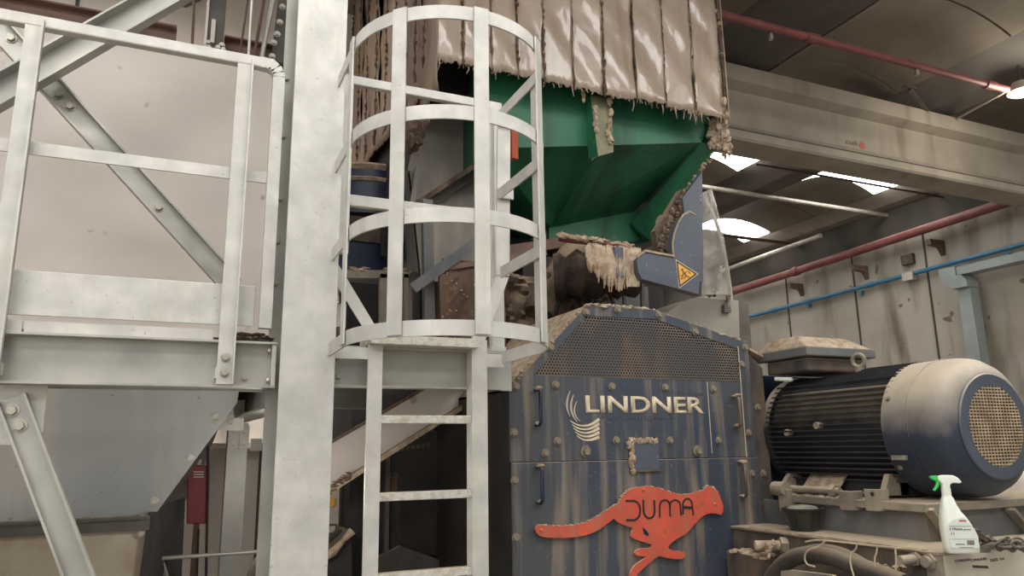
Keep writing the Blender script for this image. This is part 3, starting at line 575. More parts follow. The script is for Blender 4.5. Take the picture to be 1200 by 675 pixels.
MB().box(.55, .86, 3.5, 3.6, at(400, 478, Y=3.5).z, at(400, 455, Y=3.5).z).build('beam_body', 'dark', t)
t = thing('control_panel', at(393, 640, Y=4.5), 'beige control panel with a yellow round knob behind the column foot', 'control panel')
a = at(366, 648, Y=4.5); c_ = at(417, 560, Y=4.5); MB().box(a.x, c_.x-.09, 4.5, 4.7, a.z, c_.z).build('panel_body', 'beige', t, bevel=.006)
MB().box(c_.x-.09, c_.x+.0, 4.52, 4.72, a.z-.3, c_.z+.12).build('panel_side', 'dark', t)
a = at(386, 588, Y=4.49); MB().cyl(a, a+Vector((0, -.03, 0)), .028, n=20).build('knob', 'yellowknob', t)
a = at(382, 626, Y=4.49); MB().box(a.x, a.x+.055, 4.47, 4.5, a.z-.005, a.z+.055).build('socket', 'dark', t); MB().box(a.x+.01, a.x+.045, 4.46, 4.475, a.z+.01, a.z+.045).build('socket_insert', 'palepipe', t)
t = thing('black_ramp', at(395, 670, Y=4.0), 'black machine chute with a debris covered edge at the foot of the column', 'chute')
MB().prism([at(374, 655, Y=4.0), at(412, 622, Y=4.0), at(414, 1050, Y=4.0), at(374, 1050, Y=4.0)], (0, .3, 0)).build('chute_body', 'black', t)
MB().tube([at(378, 656, Y=3.97), at(390, 647, Y=3.97), at(402, 634, Y=3.97), at(413, 622, Y=3.97)], .02, 8, rfun=lambda i: .012+.01*(i % 2)).build('debris_edge', 'dirt', t)
t = thing('grey_pipe', at(388, 640, Y=4.2), 'short pale plastic pipe lying above the black chute edge', 'pipe'); MB().cyl(at(374, 643, Y=4.2), at(392, 640, Y=4.2), .035).build('pipe_body', 'palepipe', t)
MB().tube([at(383, 636, Y=4.15), at(392, 628, Y=4.15), at(400, 622, Y=4.15)], .012).build('lever', 'ink', t)
# ================================================================== BEHIND THE CAGE (upper)
def framebar(a, b, w, h, m, nm, t, up=(0, 1, 0)): return MB().bar(a, b, w, h, up).build(nm, m, t)
t = thing('blue_drum', (.95, 5.3, 2.4), 'dark blue drum shaped machine housing seen through the left of the cage', 'drum')
a = at(445, 232, Y=5.1); c = Vector((a.x-.02, 5.45, 0))
zt_ = at(440, 206, Y=5.1).z; zb_ = at(440, 256, Y=5.1).z
MB().lathe([(zb_, .48), (zt_-.04, .48), (zt_, .48)], c, (0, 0, 1), 40).build('upper_drum', 'dblue', t, smooth=True)
MB().lathe([(zt_-.09, .49), (zt_-.07, .505), (zt_-.06, .49)], c, (0, 0, 1), 40).build('dusty_rim', 'dirt', t, smooth=True)
MB().lathe([(zt_+.0, .48), (zt_+.03, .50), (zt_+.05, .48)], c, (0, 0, 1), 40).build('dusty_rim', 'dirt', t, smooth=True)
z2, z3 = at(440, 282, Y=5.0).z, at(440, 322, Y=5.0).z
MB().box(c.x-.5, c.x+.42, 5.0, 5.8, z3, z2).build('lower_housing', 'dblue', t, bevel=.02)
MB().box(c.x-.7, c.x+.3, 4.98, 5.1, z2-.02, z2+.16).build('dusty_band', 'crust', t)
a = at(401, 274, Y=4.6); tag(MB().lathe([(0, .05), (-.04, .055), (-.06, .03)], a, (0, 1, 0), 20).build('red_button', 'redknob', smooth=True), 'round orange-red mushroom button behind the left cage strap', 'button')
t = thing('machine_bench', (1.0, 4.6, 2.0), 'pale steel bench frame with dusty top behind the cage, under the blue drum', 'frame')
framebar(at(400, 322, Y=4.5), at(481, 322, Y=4.5), .05, .05, 'frame', 'bench_rail', t)
for u in (449, 475): framebar(at(u, 322, Y=4.5), at(u+1, 402, Y=4.5), .05 if u == 449 else .03, .05, 'frame', 'bench_leg', t)
b = MB()
for k in range(18): b.blob(at(random.uniform(412, 478), random.uniform(314, 318), Y=4.48), random.uniform(.008, .018), .4, 1, (2, 1, .6))
tag(b.build('dust_pile', 'dirt', t), kind='stuff')
MB().box(at(396, 400, Y=5).x, at(448, 400, Y=5).x, 5, 5.1, 1.9, at(400, 330, Y=5).z).build('dark_back_panel', 'black', t)
tag(MB().blob(at(398, 398, Y=4.4), .08, .15, 3, (1.2, 1, .9)).build('cloth_bundle', 'black', smooth=True), 'dark rounded bundle on the landing left of the cage', 'bundle')
tag(MB().box(at(380, 386, Y=4.7).x, at(405, 386, Y=4.7).x, 4.7, 4.72, at(380, 390, Y=4.7).z, at(380, 355, Y=4.7).z).build('pale_panel', 'lightwall'), 'pale panel glimpsed between the column and the flared ladder stile', 'panel')
# galvanised chute between cage bars
t = thing('transfer_chute', at(520, 180, Y=4.2), 'grey dusty sheet metal chute behind the middle of the ladder cage', 'chute')
MB().prism([at(478, 200, Y=4.2), at(490, 140, Y=4.2), at(520, 118, Y=4.2), at(548, 92, Y=4.2), at(590, 80, Y=4.2), at(590, 330, Y=4.2), at(492, 330, Y=4.2)], (.0, .02, 0)).build('chute_face', 'chute', t)
MB().prism([at(478, 200, Y=4.2), at(492, 330, Y=4.2), at(470, 330, Y=5.2), at(460, 200, Y=5.2)], (.01, 0, 0)).build('chute_side', 'framed', t)
MB().ext(at(483, 248, Y=4.1), at(598, 172, Y=4.1), [(-.03, -.05), (.04, -.05), (.04, -.04), (-.02, -.04), (-.02, .05), (-.03, .05)], (0, -1, 0)).build('stiffening_angle', 'dark', t)
framebar(at(482, 243, Y=4.06), at(597, 168, Y=4.06), .03, .03, 'grime', 'dusty_edge', t)
framebar(at(490, 195, Y=4.15), at(482, 245, Y=4.15), .03, .02, 'chute', 'seam_bar', t)
t = thing('braced_post', (1.1, 3.9, 2.0), 'grey steel support post with a slanting brace behind the ladder cage', 'frame')
framebar(at(500, 235, Y=4.0), at(503, 404, Y=4.0), .06, .05, 'framed', 'post', t, (0, 1, 0))
framebar(at(484, 338, Y=3.9), at(600, 253, Y=3.9), .06, .012, 'framed', 'diagonal', t, (0, 1, 0))
framebar(at(486, 320, Y=4.1), at(487, 404, Y=4.1), .05, .05, 'black', 'post', t)
t = thing('rusty_slab', at(540, 350, Y=3.95), 'rough rust-brown slab standing upright behind the cage centre', 'slab')
a = at(518, 402, Y=3.95); c_ = at(568, 308, Y=3.95); f = lambda s, q_: Vector((a.x+(c_.x-a.x+.12)*s, 3.95+random.uniform(-.012, .012), 2.01+(c_.z-2.01)*q_))
MB().grid(f, 12, 18).build('slab_face', 'rusty', t, solid=.05)
framebar(at(517, 312, Y=3.92), at(519, 402, Y=3.92), .03, .03, 'rusty', 'slab_edge', t)
framebar(at(511, 316, Y=3.92), at(640, 296, Y=3.92), .03, .02, 'brown', 'top_edge', t)
t = thing('horizontal_vents', at(460, 270, Y=4.7), 'dark slatted machine grille between the middle hoops of the cage', 'grille')
for k in range(5): framebar(at(452, 262+k*5, Y=4.7), at(492, 266+k*5, Y=4.7), .02, .012, 'black', 'slat', t)
MB().box(at(448, 262, Y=4.75).x, at(495, 262, Y=4.75).x, 4.75, 4.8, at(448, 300, Y=4.75).z, at(448, 255, Y=4.75).z).build('grille_back', 'black', t)
# bulk of the shredder body behind everything (dark, dirty)
t = HOUS = thing('shredder_housing', (2.12, 4.0, 0), 'big blue shredder machine housing with an orange running cat and white lettering on its front', 'shredder')
MB().box(1.42, 3.1, 4.75, 6.2, 0, 3.1).build('body_block', 'black', t)
MB().box(1.5, 2.0, 4.35, 4.8, 1.9, 2.72).build('side_casing', 'rusty', t, bevel=.02)
framebar(at(520, 306, Y=4.3), at(668, 283, Y=4.3), .07, .05, 'brown', 'upper_flange', t)
f = lambda a_, b_: Vector((at(592, 300, Y=4.1).x+a_*.75, 4.12+random.uniform(-.03, .03)-.12*math.sin(a_*6)*math.sin(b_*4), 1.95+b_*.72))
MB().grid(f, 26, 26).build('caked_dirt', 'grime', t, smooth=True, solid=.03)
MB().lathe([(0, .11), (.04, .13), (.5, .12), (.56, .09)], at(634, 372, Y=3.95), (.55, .1, .8), 24).build('valve_body', 'grime', t, smooth=True)
for (u, v, L_, r) in ((640, 322, 40, .026), (655, 332, 50, .024), (662, 345, 40, .018), (630, 345, 30, .028), (676, 350, 3, .016)):
    p = at(u, v, Y=3.92); MB().cyl(p, p+Vector((.12, .03, -.10)), r).build('hydraulic_fitting', 'rusty', t)
MB().tube([at(650, 372, Y=3.85), at(655, 352, Y=3.8), at(672, 343, Y=3.8), at(690, 350, Y=3.85), at(700, 368, Y=3.9)], .014, 10).build('hydraulic_hose', 'black', t, smooth=True)
MB().box(2.0, 3.1, 4.3, 4.74, 1.9, 2.85).build('rear_casing', 'black', t)
MB().box(at(690, 350, Y=4.2).x, at(760, 350, Y=4.2).x, 4.2, 4.3, 2.2, at(690, 330, Y=4.2).z).build('inner_plate', 'framed', t)
for u in (700, 731, 752): framebar(at(u, 330, Y=4.1), at(u+1, 372, Y=4.1), .02, .02, 'dark', 'inner_rib', t)
MB().tube([at(695, 335, Y=4.0), at(712, 340, Y=4.0), at(718, 352, Y=4.0), at(720, 372, Y=4.0)], .015).build('inner_hose', 'ink', t)
# ================================================================== STRIP CURTAIN
CYF = 3.62
def curtain_strip(t, p0, p1, ztop, zbot, nrm, seed, m='strip', torn=0, amp=.012, fringe=True, name='curtain_strip'):
    rr = random.Random(seed); p0, p1, nrm = Vector(p0), Vector(p1), Vector(nrm); ph = rr.uniform(0, 6); ph2 = rr.uniform(0, 6); off = rr.uniform(-.012, .012)
    drop = [rr.uniform(-.012, .014) for _ in range(13)]
    def f(a, b):
        p = p0.lerp(p1, a); i = int(a*12+.5); zb_ = zbot+drop[i]+torn*a
        z = ztop+(zb_-ztop)*b
        w = amp*(.6*math.sin(z*3.1+ph)+.5*math.sin(z*7.3+ph2+a*3)+.35*math.sin(z*17+a*5+ph)+.25*math.sin(a*math.pi)) + rr.uniform(-.002, .002)
        return Vector((p.x, p.y, z))+nrm*(w+off)
    o = MB().grid(f, 12, 30).build(name, m, t, smooth=True, solid=.006)
    return o
t = thing('strip_curtain', (1.2, 3.62, 3.7), 'curtain of dirty beige plastic strips hanging around the top of the green hopper', 'strip curtain')
xs = [1.175]+[at(u, v, Y=CYF).x for u, v in ((542, 75), (575, 84), (606, 92), (637, 97), (672, 104), (708, 110), (745, 117), (780, 124), (815, 131), (850, 138))]
n = 0
for i in range(10):
    zb_ = 3.725+random.uniform(-.006, .006)
    curtain_strip(t, (xs[i]+.002, CYF, 0), (xs[i+1]-.002, CYF, 0), 5.3, zb_, (0, -1, 0), 10+i, name='curtain_strip')
# dirt seams + threads
def seam(pt, z0, z1, r, nm='dirt_seam', m='grime'):
    n = int((z1-z0)/.022); P = [Vector(pt)+Vector((random.uniform(-.004, .004), random.uniform(-.004, .004), z0+(z1-z0)*k/n)) for k in range(n+1)]
    o = MB().tube(P, r, 7, rfun=lambda i: r*random.choice((.35, .6, 1, 1.3, .5))).build(nm, m, t); o['kind'] = 'stuff'; return o
for i in range(1, 11): seam((xs[i], CYF-.014, 0), 3.70, 5.2, .010 if i in (1, 2, 3, 4, 6) else (.005 if i != 10 else .013))
b = MB()
for k in range(90):
    x = random.uniform(1.18, xs[10]); L_ = random.choice((.012, .02, .025, .03, .07)) * random.uniform(.6, 1.3); y = CYF+random.uniform(-.015, .02)
    z0 = 3.735; b.tube([(x, y, z0), (x+random.uniform(-.008, .008), y, z0-L_*.5), (x+random.uniform(-.015, .015), y, z0-L_)], .005, 5, rfun=lambda i: .006-.0022*i)
tag(b.build('frayed_fringe', 'dirt', t), kind='stuff')
b = MB()
for k in range(60): b.blob((xs[10]+random.uniform(-.03, .012), CYF+random.uniform(-.03, .05), random.uniform(3.45, 5.2) if k % 2 else random.uniform(3.45, 3.75)), random.uniform(.008, .02), .4, 1, (1, 1, 1.7))
tag(b.build('dirt_clump', 'dirt', t), kind='stuff')
# side face (recedes into the depth)
ys = [CYF+.0, 3.8, 3.98, 4.2, 4.45, 4.7, 5.0, 5.3, 5.6, 5.9, 6.24]
for i in range(10):
    zb_ = {0: 3.52, 1: 3.42, 2: 3.62}.get(i, 3.74+random.uniform(-.02, .02))
    curtain_strip(t, (1.175+.012*(i%2), ys[i]-.02, 0), (1.175+.012*(i%2), ys[i+1]+.02, 0), 5.9, zb_, (-1, 0, 0), 40+i, m='strip2', amp=.014, name='curtain_strip')
for i in range(1, 10): seam((1.155, ys[i], 0), 3.76, 5.85, .009)
MB().box(3.24, 3.25, CYF+.02, 6.5, 3.74, 5.3).build('far_side_strips', 'strip2', t)
# foam chunk
tag(MB().blob(at(482, 158, Y=3.85), .085, .22, 3, (.8, 1, 1.15)).build('foam_chunk', 'rusty'), 'crumbly speckled foam chunk dangling below the plastic strips', 'foam')
# ================================================================== GREEN HOPPER
GYF = 3.78
t = thing('green_hopper', (2.4, 4.4, 2.9), 'dark green painted steel hopper below the plastic strip curtain', 'hopper')
g = lambda u, v, y: at(u, v, Y=y)
TL, TR = Vector((1.50, GYF, 5.0)), Vector((3.18, GYF, 5.0))
BL, BR = g(572, 174, GYF), g(822, 167, GYF)
MB().prism([TL, TR, Vector((3.18, GYF, g(842, 150, GYF).z)), BR, BL, Vector((BL.x, GYF, 5.0))][0:5], (0, .02, 0)).build('front_band', 'green', t)
OL, OR = g(645, 268, 4.45), g(742, 248, 4.45)
MB().prism([BL, BR, OR, OL], (0, .02, .0)).build('sloping_front', 'green', t)
MB().prism([OL+Vector((-.02, -.02, 0)), OR+Vector((.02, -.02, 0)), g(752, 282, 4.43), g(643, 288, 4.43)], (0, .03, 0)).build('outlet_collar', 'green', t)
CR = g(842, 168, GYF)
MB().prism([BR, CR, g(762, 282, 4.3), g(740, 262, 4.4)], (0, .03, 0)).build('corner_flange', 'green', t)
MB().prism([CR, Vector((3.2, 6.2, CR.z)), g(762, 282, 4.3)+Vector((0, 1.3, 0)), g(762, 282, 4.3)], (.01, 0, 0)).build('sloping_side', 'green', t)
MB().box(3.17, 3.19, GYF, 6.2, CR.z, 5).build('side_band', 'green', t)
MB().prism([BL, OL, OL+Vector((-.1, 1.2, 0)), BL+Vector((0, 2.2, 0))], (.01, 0, 0)).build('sloping_side', 'green', t)
MB().box(BL.x, BL.x+.01, GYF, 6.2, BL.z, 5).build('side_band', 'green', t)
# rib
r0 = [g(692, 112, GYF-.07), g(716, 114, GYF-.07), g(719, 178, GYF-.1), g(701, 183, GYF-.1)]
MB().prism(r0, (0, .08, 0)).build('rib_face', 'rib', t)
MB().prism([g(701, 183, GYF-.09), g(719, 178, GYF-.09), g(668, 262, 4.4), g(650, 262, 4.4)], (0, .02, 0)).build('lower_rib', 'green', t)
MB().prism([g(692, 112, GYF-.07), g(701, 183, GYF-.1), g(690, 186, GYF), g(684, 112, GYF)], (.004, 0, 0)).build('rib_side', 'green', t)
b = MB()
for u, v in ((714, 120), (716, 133), (715, 145), (713, 155), (715, 165), (697, 130), (698, 143), (699, 152), (683, 110), (684, 116)): 
    for k in range(3): b.blob(g(u+random.uniform(-1, 1), v+random.uniform(-2, 2), GYF-.1), random.uniform(.008, .02), .4, 1, (1, 1, 1.6))
for k in range(46): b.blob(g(random.uniform(830, 845), random.uniform(140, 172), GYF-.03), random.uniform(.008, .022), .4, 1, (1, 1, 1.5))
s0, s1 = g(842, 172, GYF-.04), g(764, 278, 4.25)
for k in range(90): b.blob(s0.lerp(s1, random.random())+Vector((random.uniform(-.012, .012), 0, random.uniform(-.012, .012))), random.uniform(.006, .014), .4, 1)
tag(b.build('dust_clump', 'dirt', t), kind='stuff')
MB().box(g(600, 160, 3.7).x, g(607, 160, 3.7).x, 3.7, 3.73, g(600, 185, 3.7).z, g(600, 150, 3.7).z).build('orange_flap', 'orangeflap', t)
MB().box(1.24, 3.1, GYF+.3, 6.2, 3.82, 5.25).build('dark_interior_block', 'black', t)  # black block added behind the strips so the interior reads as dark
MB().box(1.24, 1.46, 4.24, 6.2, 3.2, 3.8).build('dark_interior_block', 'black', t)  # black block standing in for the darkness between strips and chute
# ================================================================== SHREDDER HOUSING
SY = 3.2
p_ = lambda u, v, y=SY: at(u, v, Y=y)
t = HOUS
X0, X1 = 1.408, 2.848; ZA = 1.875; TLX, TRX, ZTOP = 1.845, 2.235, 2.30; ZR2 = 2.15
ZSEAM = 1.537
outer = [(X0, ZSEAM+.002), (X1, ZSEAM+.002), (X1, ZR2), (TRX, ZTOP), (TLX, ZTOP), (X0, ZA)]
inner = [(p_(625, 440).x, p_(625, 440).z), (p_(867, 448).x, p_(867, 448).z), (p_(865, 409).x, p_(865, 409).z), (p_(809, 389).x, p_(809, 389).z), (p_(769, 374).x, p_(769, 374).z), (p_(688, 370).x, p_(688, 370).z)]
# upper front panel with an opening for the perforated screen: built as a ring + lower field
b = MB(); TH = .012
def pr(pts): b.prism([(x, SY, z) for x, z in pts], (0, TH, 0))
iBL, iBR, iR, iM, iT2, iTL = inner
pr([outer[0], outer[1], (X1, iBR[1]), iBR, iBL, (X0, iBL[1]-.0)]) if False else None
pr([(X0, ZSEAM+.002), (X1, ZSEAM+.002), (X1, iBL[1]-.03), (X0, iBL[1]-.03)][0:4]) if False else None
zl = min(iBL[1], iBR[1])-.002
xs_ = X0+(zl-ZA)/(ZTOP-ZA)*(TLX-X0)
pr([(X0, ZSEAM+.002), (X1, ZSEAM+.002), (X1, zl), (xs_, zl), (X0, ZA)])
b.build('front_panel', 'blue', t)
b = MB()
pr([(xs_, zl), (TLX, ZTOP), iTL, iBL, (iBL[0], zl)])
pr([(TLX, ZTOP), (TRX, ZTOP), iT2, iTL]); pr([(TRX, ZTOP), (X1, ZR2), iR, iM, iT2]); pr([(X1, ZR2), (X1, zl), (iBR[0], zl), iBR, iR])
pr([(iBL[0], zl), iBL, iBR, (iBR[0], zl)])
b.build('screen_frame', 'blue', t)
# perforated plate: real holes
def inside(x, z, poly):
    c = False; n = len(poly)
    for i in range(n):
        (x1, z1), (x2, z2) = poly[i], poly[(i+1) % n]
        if (z1 > z) != (z2 > z) and x < (x2-x1)*(z-z1)/(z2-z1)+x1: c = not c
    return c
b = MB(); pitch = .0165; ry = pitch*math.sqrt(3)/2; row = 0; z = zl-.01
while z < ZTOP:
    x = X0+(pitch/2 if row % 2 else 0)
    while x < X1:
        if inside(x, z, [(iBL[0]-.02, zl-.01), (iBR[0]+.01, zl-.01), (iR[0]+.01, iR[1]+.01), (iM[0], iM[1]+.012), (iT2[0], iT2[1]+.012), (iTL[0], iTL[1]+.012)]):
            R1 = pitch/math.sqrt(3); R2 = pitch*.37
            O = [b.b.verts.new((x+R1*math.sin(math.radians(60*k)), SY+.004, z+R1*math.cos(math.radians(60*k)))) for k in range(6)]
            I = [b.b.verts.new((x+R2*math.sin(math.radians(60*k)), SY+.004, z+R2*math.cos(math.radians(60*k)))) for k in range(6)]
            for k in range(6): b.b.faces.new((O[k], O[(k+1) % 6], I[(k+1) % 6], I[k]))
        x += pitch
    z += ry; row += 1
o = b.build('perforated_screen', 'mesh', t)
MB().prism([(x, SY+.14, z) for x, z in inner], (0, .01, 0)).build('screen_backing', 'black', t)
# lower door + right edge strip
MB().box(X0+.005, X1+.004, SY-.004, SY+TH, .25, ZSEAM-.002).build('lower_door', 'blue', t, bevel=.002)
MB().prism([p_(866, 412, SY-.003), p_(870, 412, SY-.003), p_(889, 531, SY-.003), p_(885, 531, SY-.003)], (0, .003, 0)).build('edge_seam', 'dirt', t) if False else None
MB().box(2.777, 2.7805, SY-.003, SY+.0, ZSEAM, 2.13).build('edge_bead', 'letter', t)
MB().box(2.552, 2.555, SY-.0015, SY+.0, 1.56, 1.93).build('drip_line', 'letter', t)
# body behind: side plates and dusty slopes
MB().box(X0, X0+.012, SY+TH, 4.7, 0, ZA).build('left_side_plate', 'black', t)
MB().prism([(X0, SY+TH, ZA), (TLX, SY+TH, ZTOP), (TLX, 4.0, ZTOP), (X0, 4.0, ZA)], (0, 0, -.012)).build('dusty_slope', 'dirt', t)
MB().prism([(TLX, SY+TH, ZTOP), (TRX, SY+TH, ZTOP), (TRX, 3.55, ZTOP), (TLX, 3.55, ZTOP)], (0, 0, -.012)).build('top_plate', 'grime', t)
MB().prism([(TRX, SY+TH, ZTOP), (X1, SY+TH, ZR2), (X1, 3.6, ZR2), (TRX, 3.6, ZTOP)], (0, 0, -.012)).build('right_slope', 'grime', t)
MB().box(X1-.012, X1, SY+TH, 4.7, 0, ZR2).build('right_side_plate', 'crust', t)
MB().box(X0+.02, X1-.02, 4.0, 4.7, 0, 2.2).build('inner_body', 'black', t)
b = MB()
def edge_dust(q0, q1, n, r=(.006, .016)):
    for k in range(n): b.blob(Vector(q0).lerp(Vector(q1), random.random())+Vector((0, random.uniform(0, .04), random.uniform(-.004, .008))), random.uniform(*r), .35, 1, (1.5, 1.2, .7))
edge_dust((TLX, SY, ZTOP), (TRX, SY, ZTOP), 60); edge_dust((TRX, SY, ZTOP), (X1, SY, ZR2), 70, (.004, .01)); edge_dust((TLX, SY, ZTOP), (X0, SY, ZA), 50, (.004, .01))
tag(b.build('dust_ridge', 'dirt', t), kind='stuff')
for u, v in ((604.5, 453), (651, 451), (717, 453), (779.5, 454), (836, 456), (602, 507), (653, 517), (722, 516), (785, 516), (842, 516), (639, 531), (603, 563), (604.5, 630), (877, 507), (869, 427), (881, 555), (687, 366), (724, 363), (772, 369), (815, 389), (645, 407), (873, 407)):
    bolt(t, p_(u, v, SY-.002), (0, -1, 0), .014, m='dbolt')
for u, v in ((686, 529), (817, 528)): bolt(t, p_(u, v, SY-.002), (0, -1, 0), .019, .02, m='dbolt', name='large_bolt')
def handle(u0, v0, u1, v1, m='blue', cl=False):
    a, c_ = p_(u0, v0), p_(u1, v1); a.x = c_.x = (a.x+c_.x)/2; o_ = Vector((0, -.05, 0))
    pts = [a, a+o_*.7, a+o_+Vector((0, 0, -.012)), c_+o_+Vector((0, 0, .012)), c_+o_*.7, c_]
    h = MB().tube(pts, .0085, 12).build('handle', m, t, smooth=True)
    b = MB()
    for q_ in (a+o_*.6, a+o_*.9, c_+o_*.5): b.blob(q_+Vector((0, 0, .006)), .013, .25, 2, (1.1, 1.6, .7))
    tag(b.build('handle_dust', 'dirt', h, smooth=True), kind='stuff')
handle(628, 457, 628, 498, 'dblue'); handle(629.5, 547, 630, 589, 'dblue'); handle(859, 465, 860, 500, 'crust'); handle(865, 542, 867, 582, 'crust')
# square bracket cover
a, c_ = p_(737, 553), p_(770, 513)
MB().box(a.x+.02, c_.x, SY-.012, SY-.004, a.z+.01, c_.z-.02).build('inspection_plate', 'blue2', t, bevel=.003)
b = MB()
for k in range(60): b.blob((a.x+.012+random.uniform(-.012, .016), SY-.012, random.uniform(a.z, c_.z)), random.uniform(.006, .012), .4, 1)
for k in range(60): b.blob((random.uniform(a.x, c_.x), SY-.012, c_.z-.01+random.uniform(-.014, .006)), random.uniform(.005, .011), .4, 1)
tag(b.build('plate_dirt_frame', 'dirt', t), kind='stuff')
MB().bar((a.x, SY-.008, a.z+.005), (c_.x, SY-.008, a.z+.005), .012, .012).bar((c_.x-.02, SY-.008, c_.z), (c_.x-.0, SY-.008, c_.z), .01, .012).build('plate_frame', 'crust', t)
# lettering
a, c_ = p_(685, 484), p_(825, 463)
text('LINDNER', p_(686, 474).x, p_(824, 474).x, p_(750, 484).z+.0, p_(750, 464.5).z, SY, 'letter', 'cream_lettering', t, .003, off=.02)
text('Recyclingtech', p_(705, 492).x, p_(792, 490).x, p_(750, 494).z, p_(750, 486).z, SY, 'faded', 'faded_lettering', t, .002)
text('reSource', p_(787, 461).x, p_(823, 461).x, p_(805, 463.5).z, p_(805, 457.5).z, SY, 'faded', 'faded_lettering', t, .002)
# swoosh logo : vertical arcs at left turning into horizontal bands below
def stroke(pts, w, m, name, par, y=SY-.0, dep=.003, wf=None):
    b = MB(); P = [Vector((q_[0], 0, q_[1])) for q_ in pts]; n = len(P); Lf, Rt = [], []
    for i in range(n):
        d = (P[min(i+1, n-1)]-P[max(i-1, 0)]).normalized(); nn = Vector((-d.z, 0, d.x)); ww = (w if wf is None else w*wf(i/(n-1)))/2
        Lf.append(P[i]+nn*ww); Rt.append(P[i]-nn*ww)
    for i in range(n-1):
        b.prism([Vector((q_.x, y, q_.z)) for q_ in (Lf[i], Lf[i+1], Rt[i+1], Rt[i])], (0, -dep, 0))
    return b.build(name, m, par)
def pxs(l, y=SY): return [(at(u, v, Y=y).x, at(u, v, Y=y).z) for u, v in l]
def bez(p0, p1, p2, n=12): return [((1-s)**2*p0[0]+2*s*(1-s)*p1[0]+s*s*p2[0], (1-s)**2*p0[1]+2*s*(1-s)*p1[1]+s*s*p2[1]) for s in [i/n for i in range(n+1)]]
for p0, p1, p2, w in (((668, 458), (660, 475), (668, 488), .008), ((672, 463), (664, 480), (676, 494), .009), ((676, 470), (668, 484), (680, 494), .006)):
    stroke(pxs(bez(p0, p1, p2)), w, 'palepipe', 'logo_arc', t, wf=lambda s: .3+math.sin(math.pi*s))
for k in range(5):
    p0, p1, p2 = (668+k*2, 493+k*4.3), (685, 506+k*3.6), (702, 491+k*5.2)
    stroke(pxs(bez(p0, p1, p2)), .014, 'letter', 'logo_band', t, wf=lambda s: .25+.75*s)
# running cat emblem
cat = [(28,350),(34,332),(50,325),(100,326),(150,330),(200,330),(250,327),(300,318),(340,304),(370,290),(410,264),(450,240),(490,215),(520,195),(535,165),(552,143),(575,122),(605,108),(650,101),(700,98),(740,103),(780,116),(820,132),(860,144),(900,148),(940,143),(980,132),(1015,120),(1030,104),(1045,94),(1062,100),(1080,108),(1098,130),(1110,160),(1122,190),(1130,215),(1128,245),(1118,265),(1095,260),(1060,256),(1030,262),(1000,280),(980,300),(955,328),(930,360),(900,383),(860,405),(835,422),(815,440),(806,456),(815,466),(850,478),(880,477),(900,482),(910,497),(903,514),(885,524),(850,525),(815,520),(780,513),(755,505),(728,522),(700,545),(675,568),(650,590),(628,612),(612,640),(600,668),(585,700),(568,706),(570,675),(578,640),(586,605),(600,575),(625,550),(655,530),(682,510),(650,508),(622,506),(612,492),(618,474),(640,464),(680,460),(708,456),(712,440),(680,430),(640,416),(605,404),(588,392),(592,370),(602,344),(585,338),(555,328),(530,318),(505,303),(490,287),(465,306),(440,325),(410,348),(380,365),(340,380),(300,390),(250,397),(200,400),(140,400),(90,398),(55,388),(38,370)]
E_ = thing('x', (0, 0, 0), 'x', 'x') if False else None
cp = [p_(620+x/5, 550+y/5, SY-.012) for x, y in cat]
from mathutils.geometry import tessellate_polygon
b = MB(); A_ = [b.b.verts.new(q_) for q_ in cp]; B_ = [b.b.verts.new(q_+Vector((0, -.012, 0))) for q_ in cp]; n = len(cp)
for tr in tessellate_polygon([[Vector((q_.x, q_.z, 0)) for q_ in cp]]):
    b.b.faces.new([A_[i] for i in tr]); b.b.faces.new([B_[i] for i in tr][::-1])
for i in range(n): b.b.faces.new((A_[i], B_[i], B_[(i+1) % n], A_[(i+1) % n]))
emb = b.build('running_cat_emblem', 'orange', t)
def es(l, w, nm, m='ink', dep=.003): return stroke([(p_(620+x/5, 550+y/5, SY-.024).x, p_(620+x/5, 550+y/5, SY-.024).z) for x, y in l], w, m, nm, emb, y=SY-.024, dep=dep)
es([(565, 184), (615, 184)]+bez((615, 184), (650, 195), (650, 240), 8)+bez((650, 240), (650, 285), (618, 297), 8)+[(570, 297)], .009, 'letter_stroke')
es([(668, 180), (670, 240)]+bez((670, 240), (675, 286), (708, 286), 8)+bez((708, 286), (735, 280), (735, 240), 8)+[(732, 180)], .009, 'letter_stroke')
es([(765, 280), (765, 215)]+bez((765, 215), (768, 180), (795, 180), 6)+bez((795, 180), (822, 182), (824, 215), 6)+[(826, 275)], .008, 'letter_stroke')
es([(824, 215)]+bez((824, 215), (826, 180), (855, 180), 6)+bez((855, 180), (884, 182), (886, 215), 6)+[(890, 272)], .008, 'letter_stroke')
es([(902, 265), (900, 205)]+bez((900, 205), (905, 172), (930, 172), 6)+bez((930, 172), (952, 176), (955, 210), 6)+[(962, 270)], .008, 'letter_stroke')
es([(903, 222), (955, 226)], .014, 'letter_stroke')
b = MB().prism([p_(620+x/5, 550+y/5, SY-.024) for x, y in ((665, 338), (698, 372), (700, 392), (674, 380))], (0, -.002, 0)); b.build('leg_slot', 'dblue', emb)
for x, y in ((75, 357), (672, 120), (640, 500), (1090, 205)): bolt(emb, p_(620+x/5, 550+y/5, SY-.024), (0, -1, 0), .007, m='orange', name='rivet')
b = MB()
top = cat[2:33]
for (x0, y0), (x1, y1) in zip(top, top[1:]):
    for k in range(5):
        s = random.random(); b.blob(p_(620+(x0+(x1-x0)*s)/5, 550+(y0+(y1-y0)*s)/5, SY-.019), random.uniform(.003, .0065), .3, 1, (1.4, 1.4, .8))
tag(b.build('dust_line', 'dirt', emb), kind='stuff')
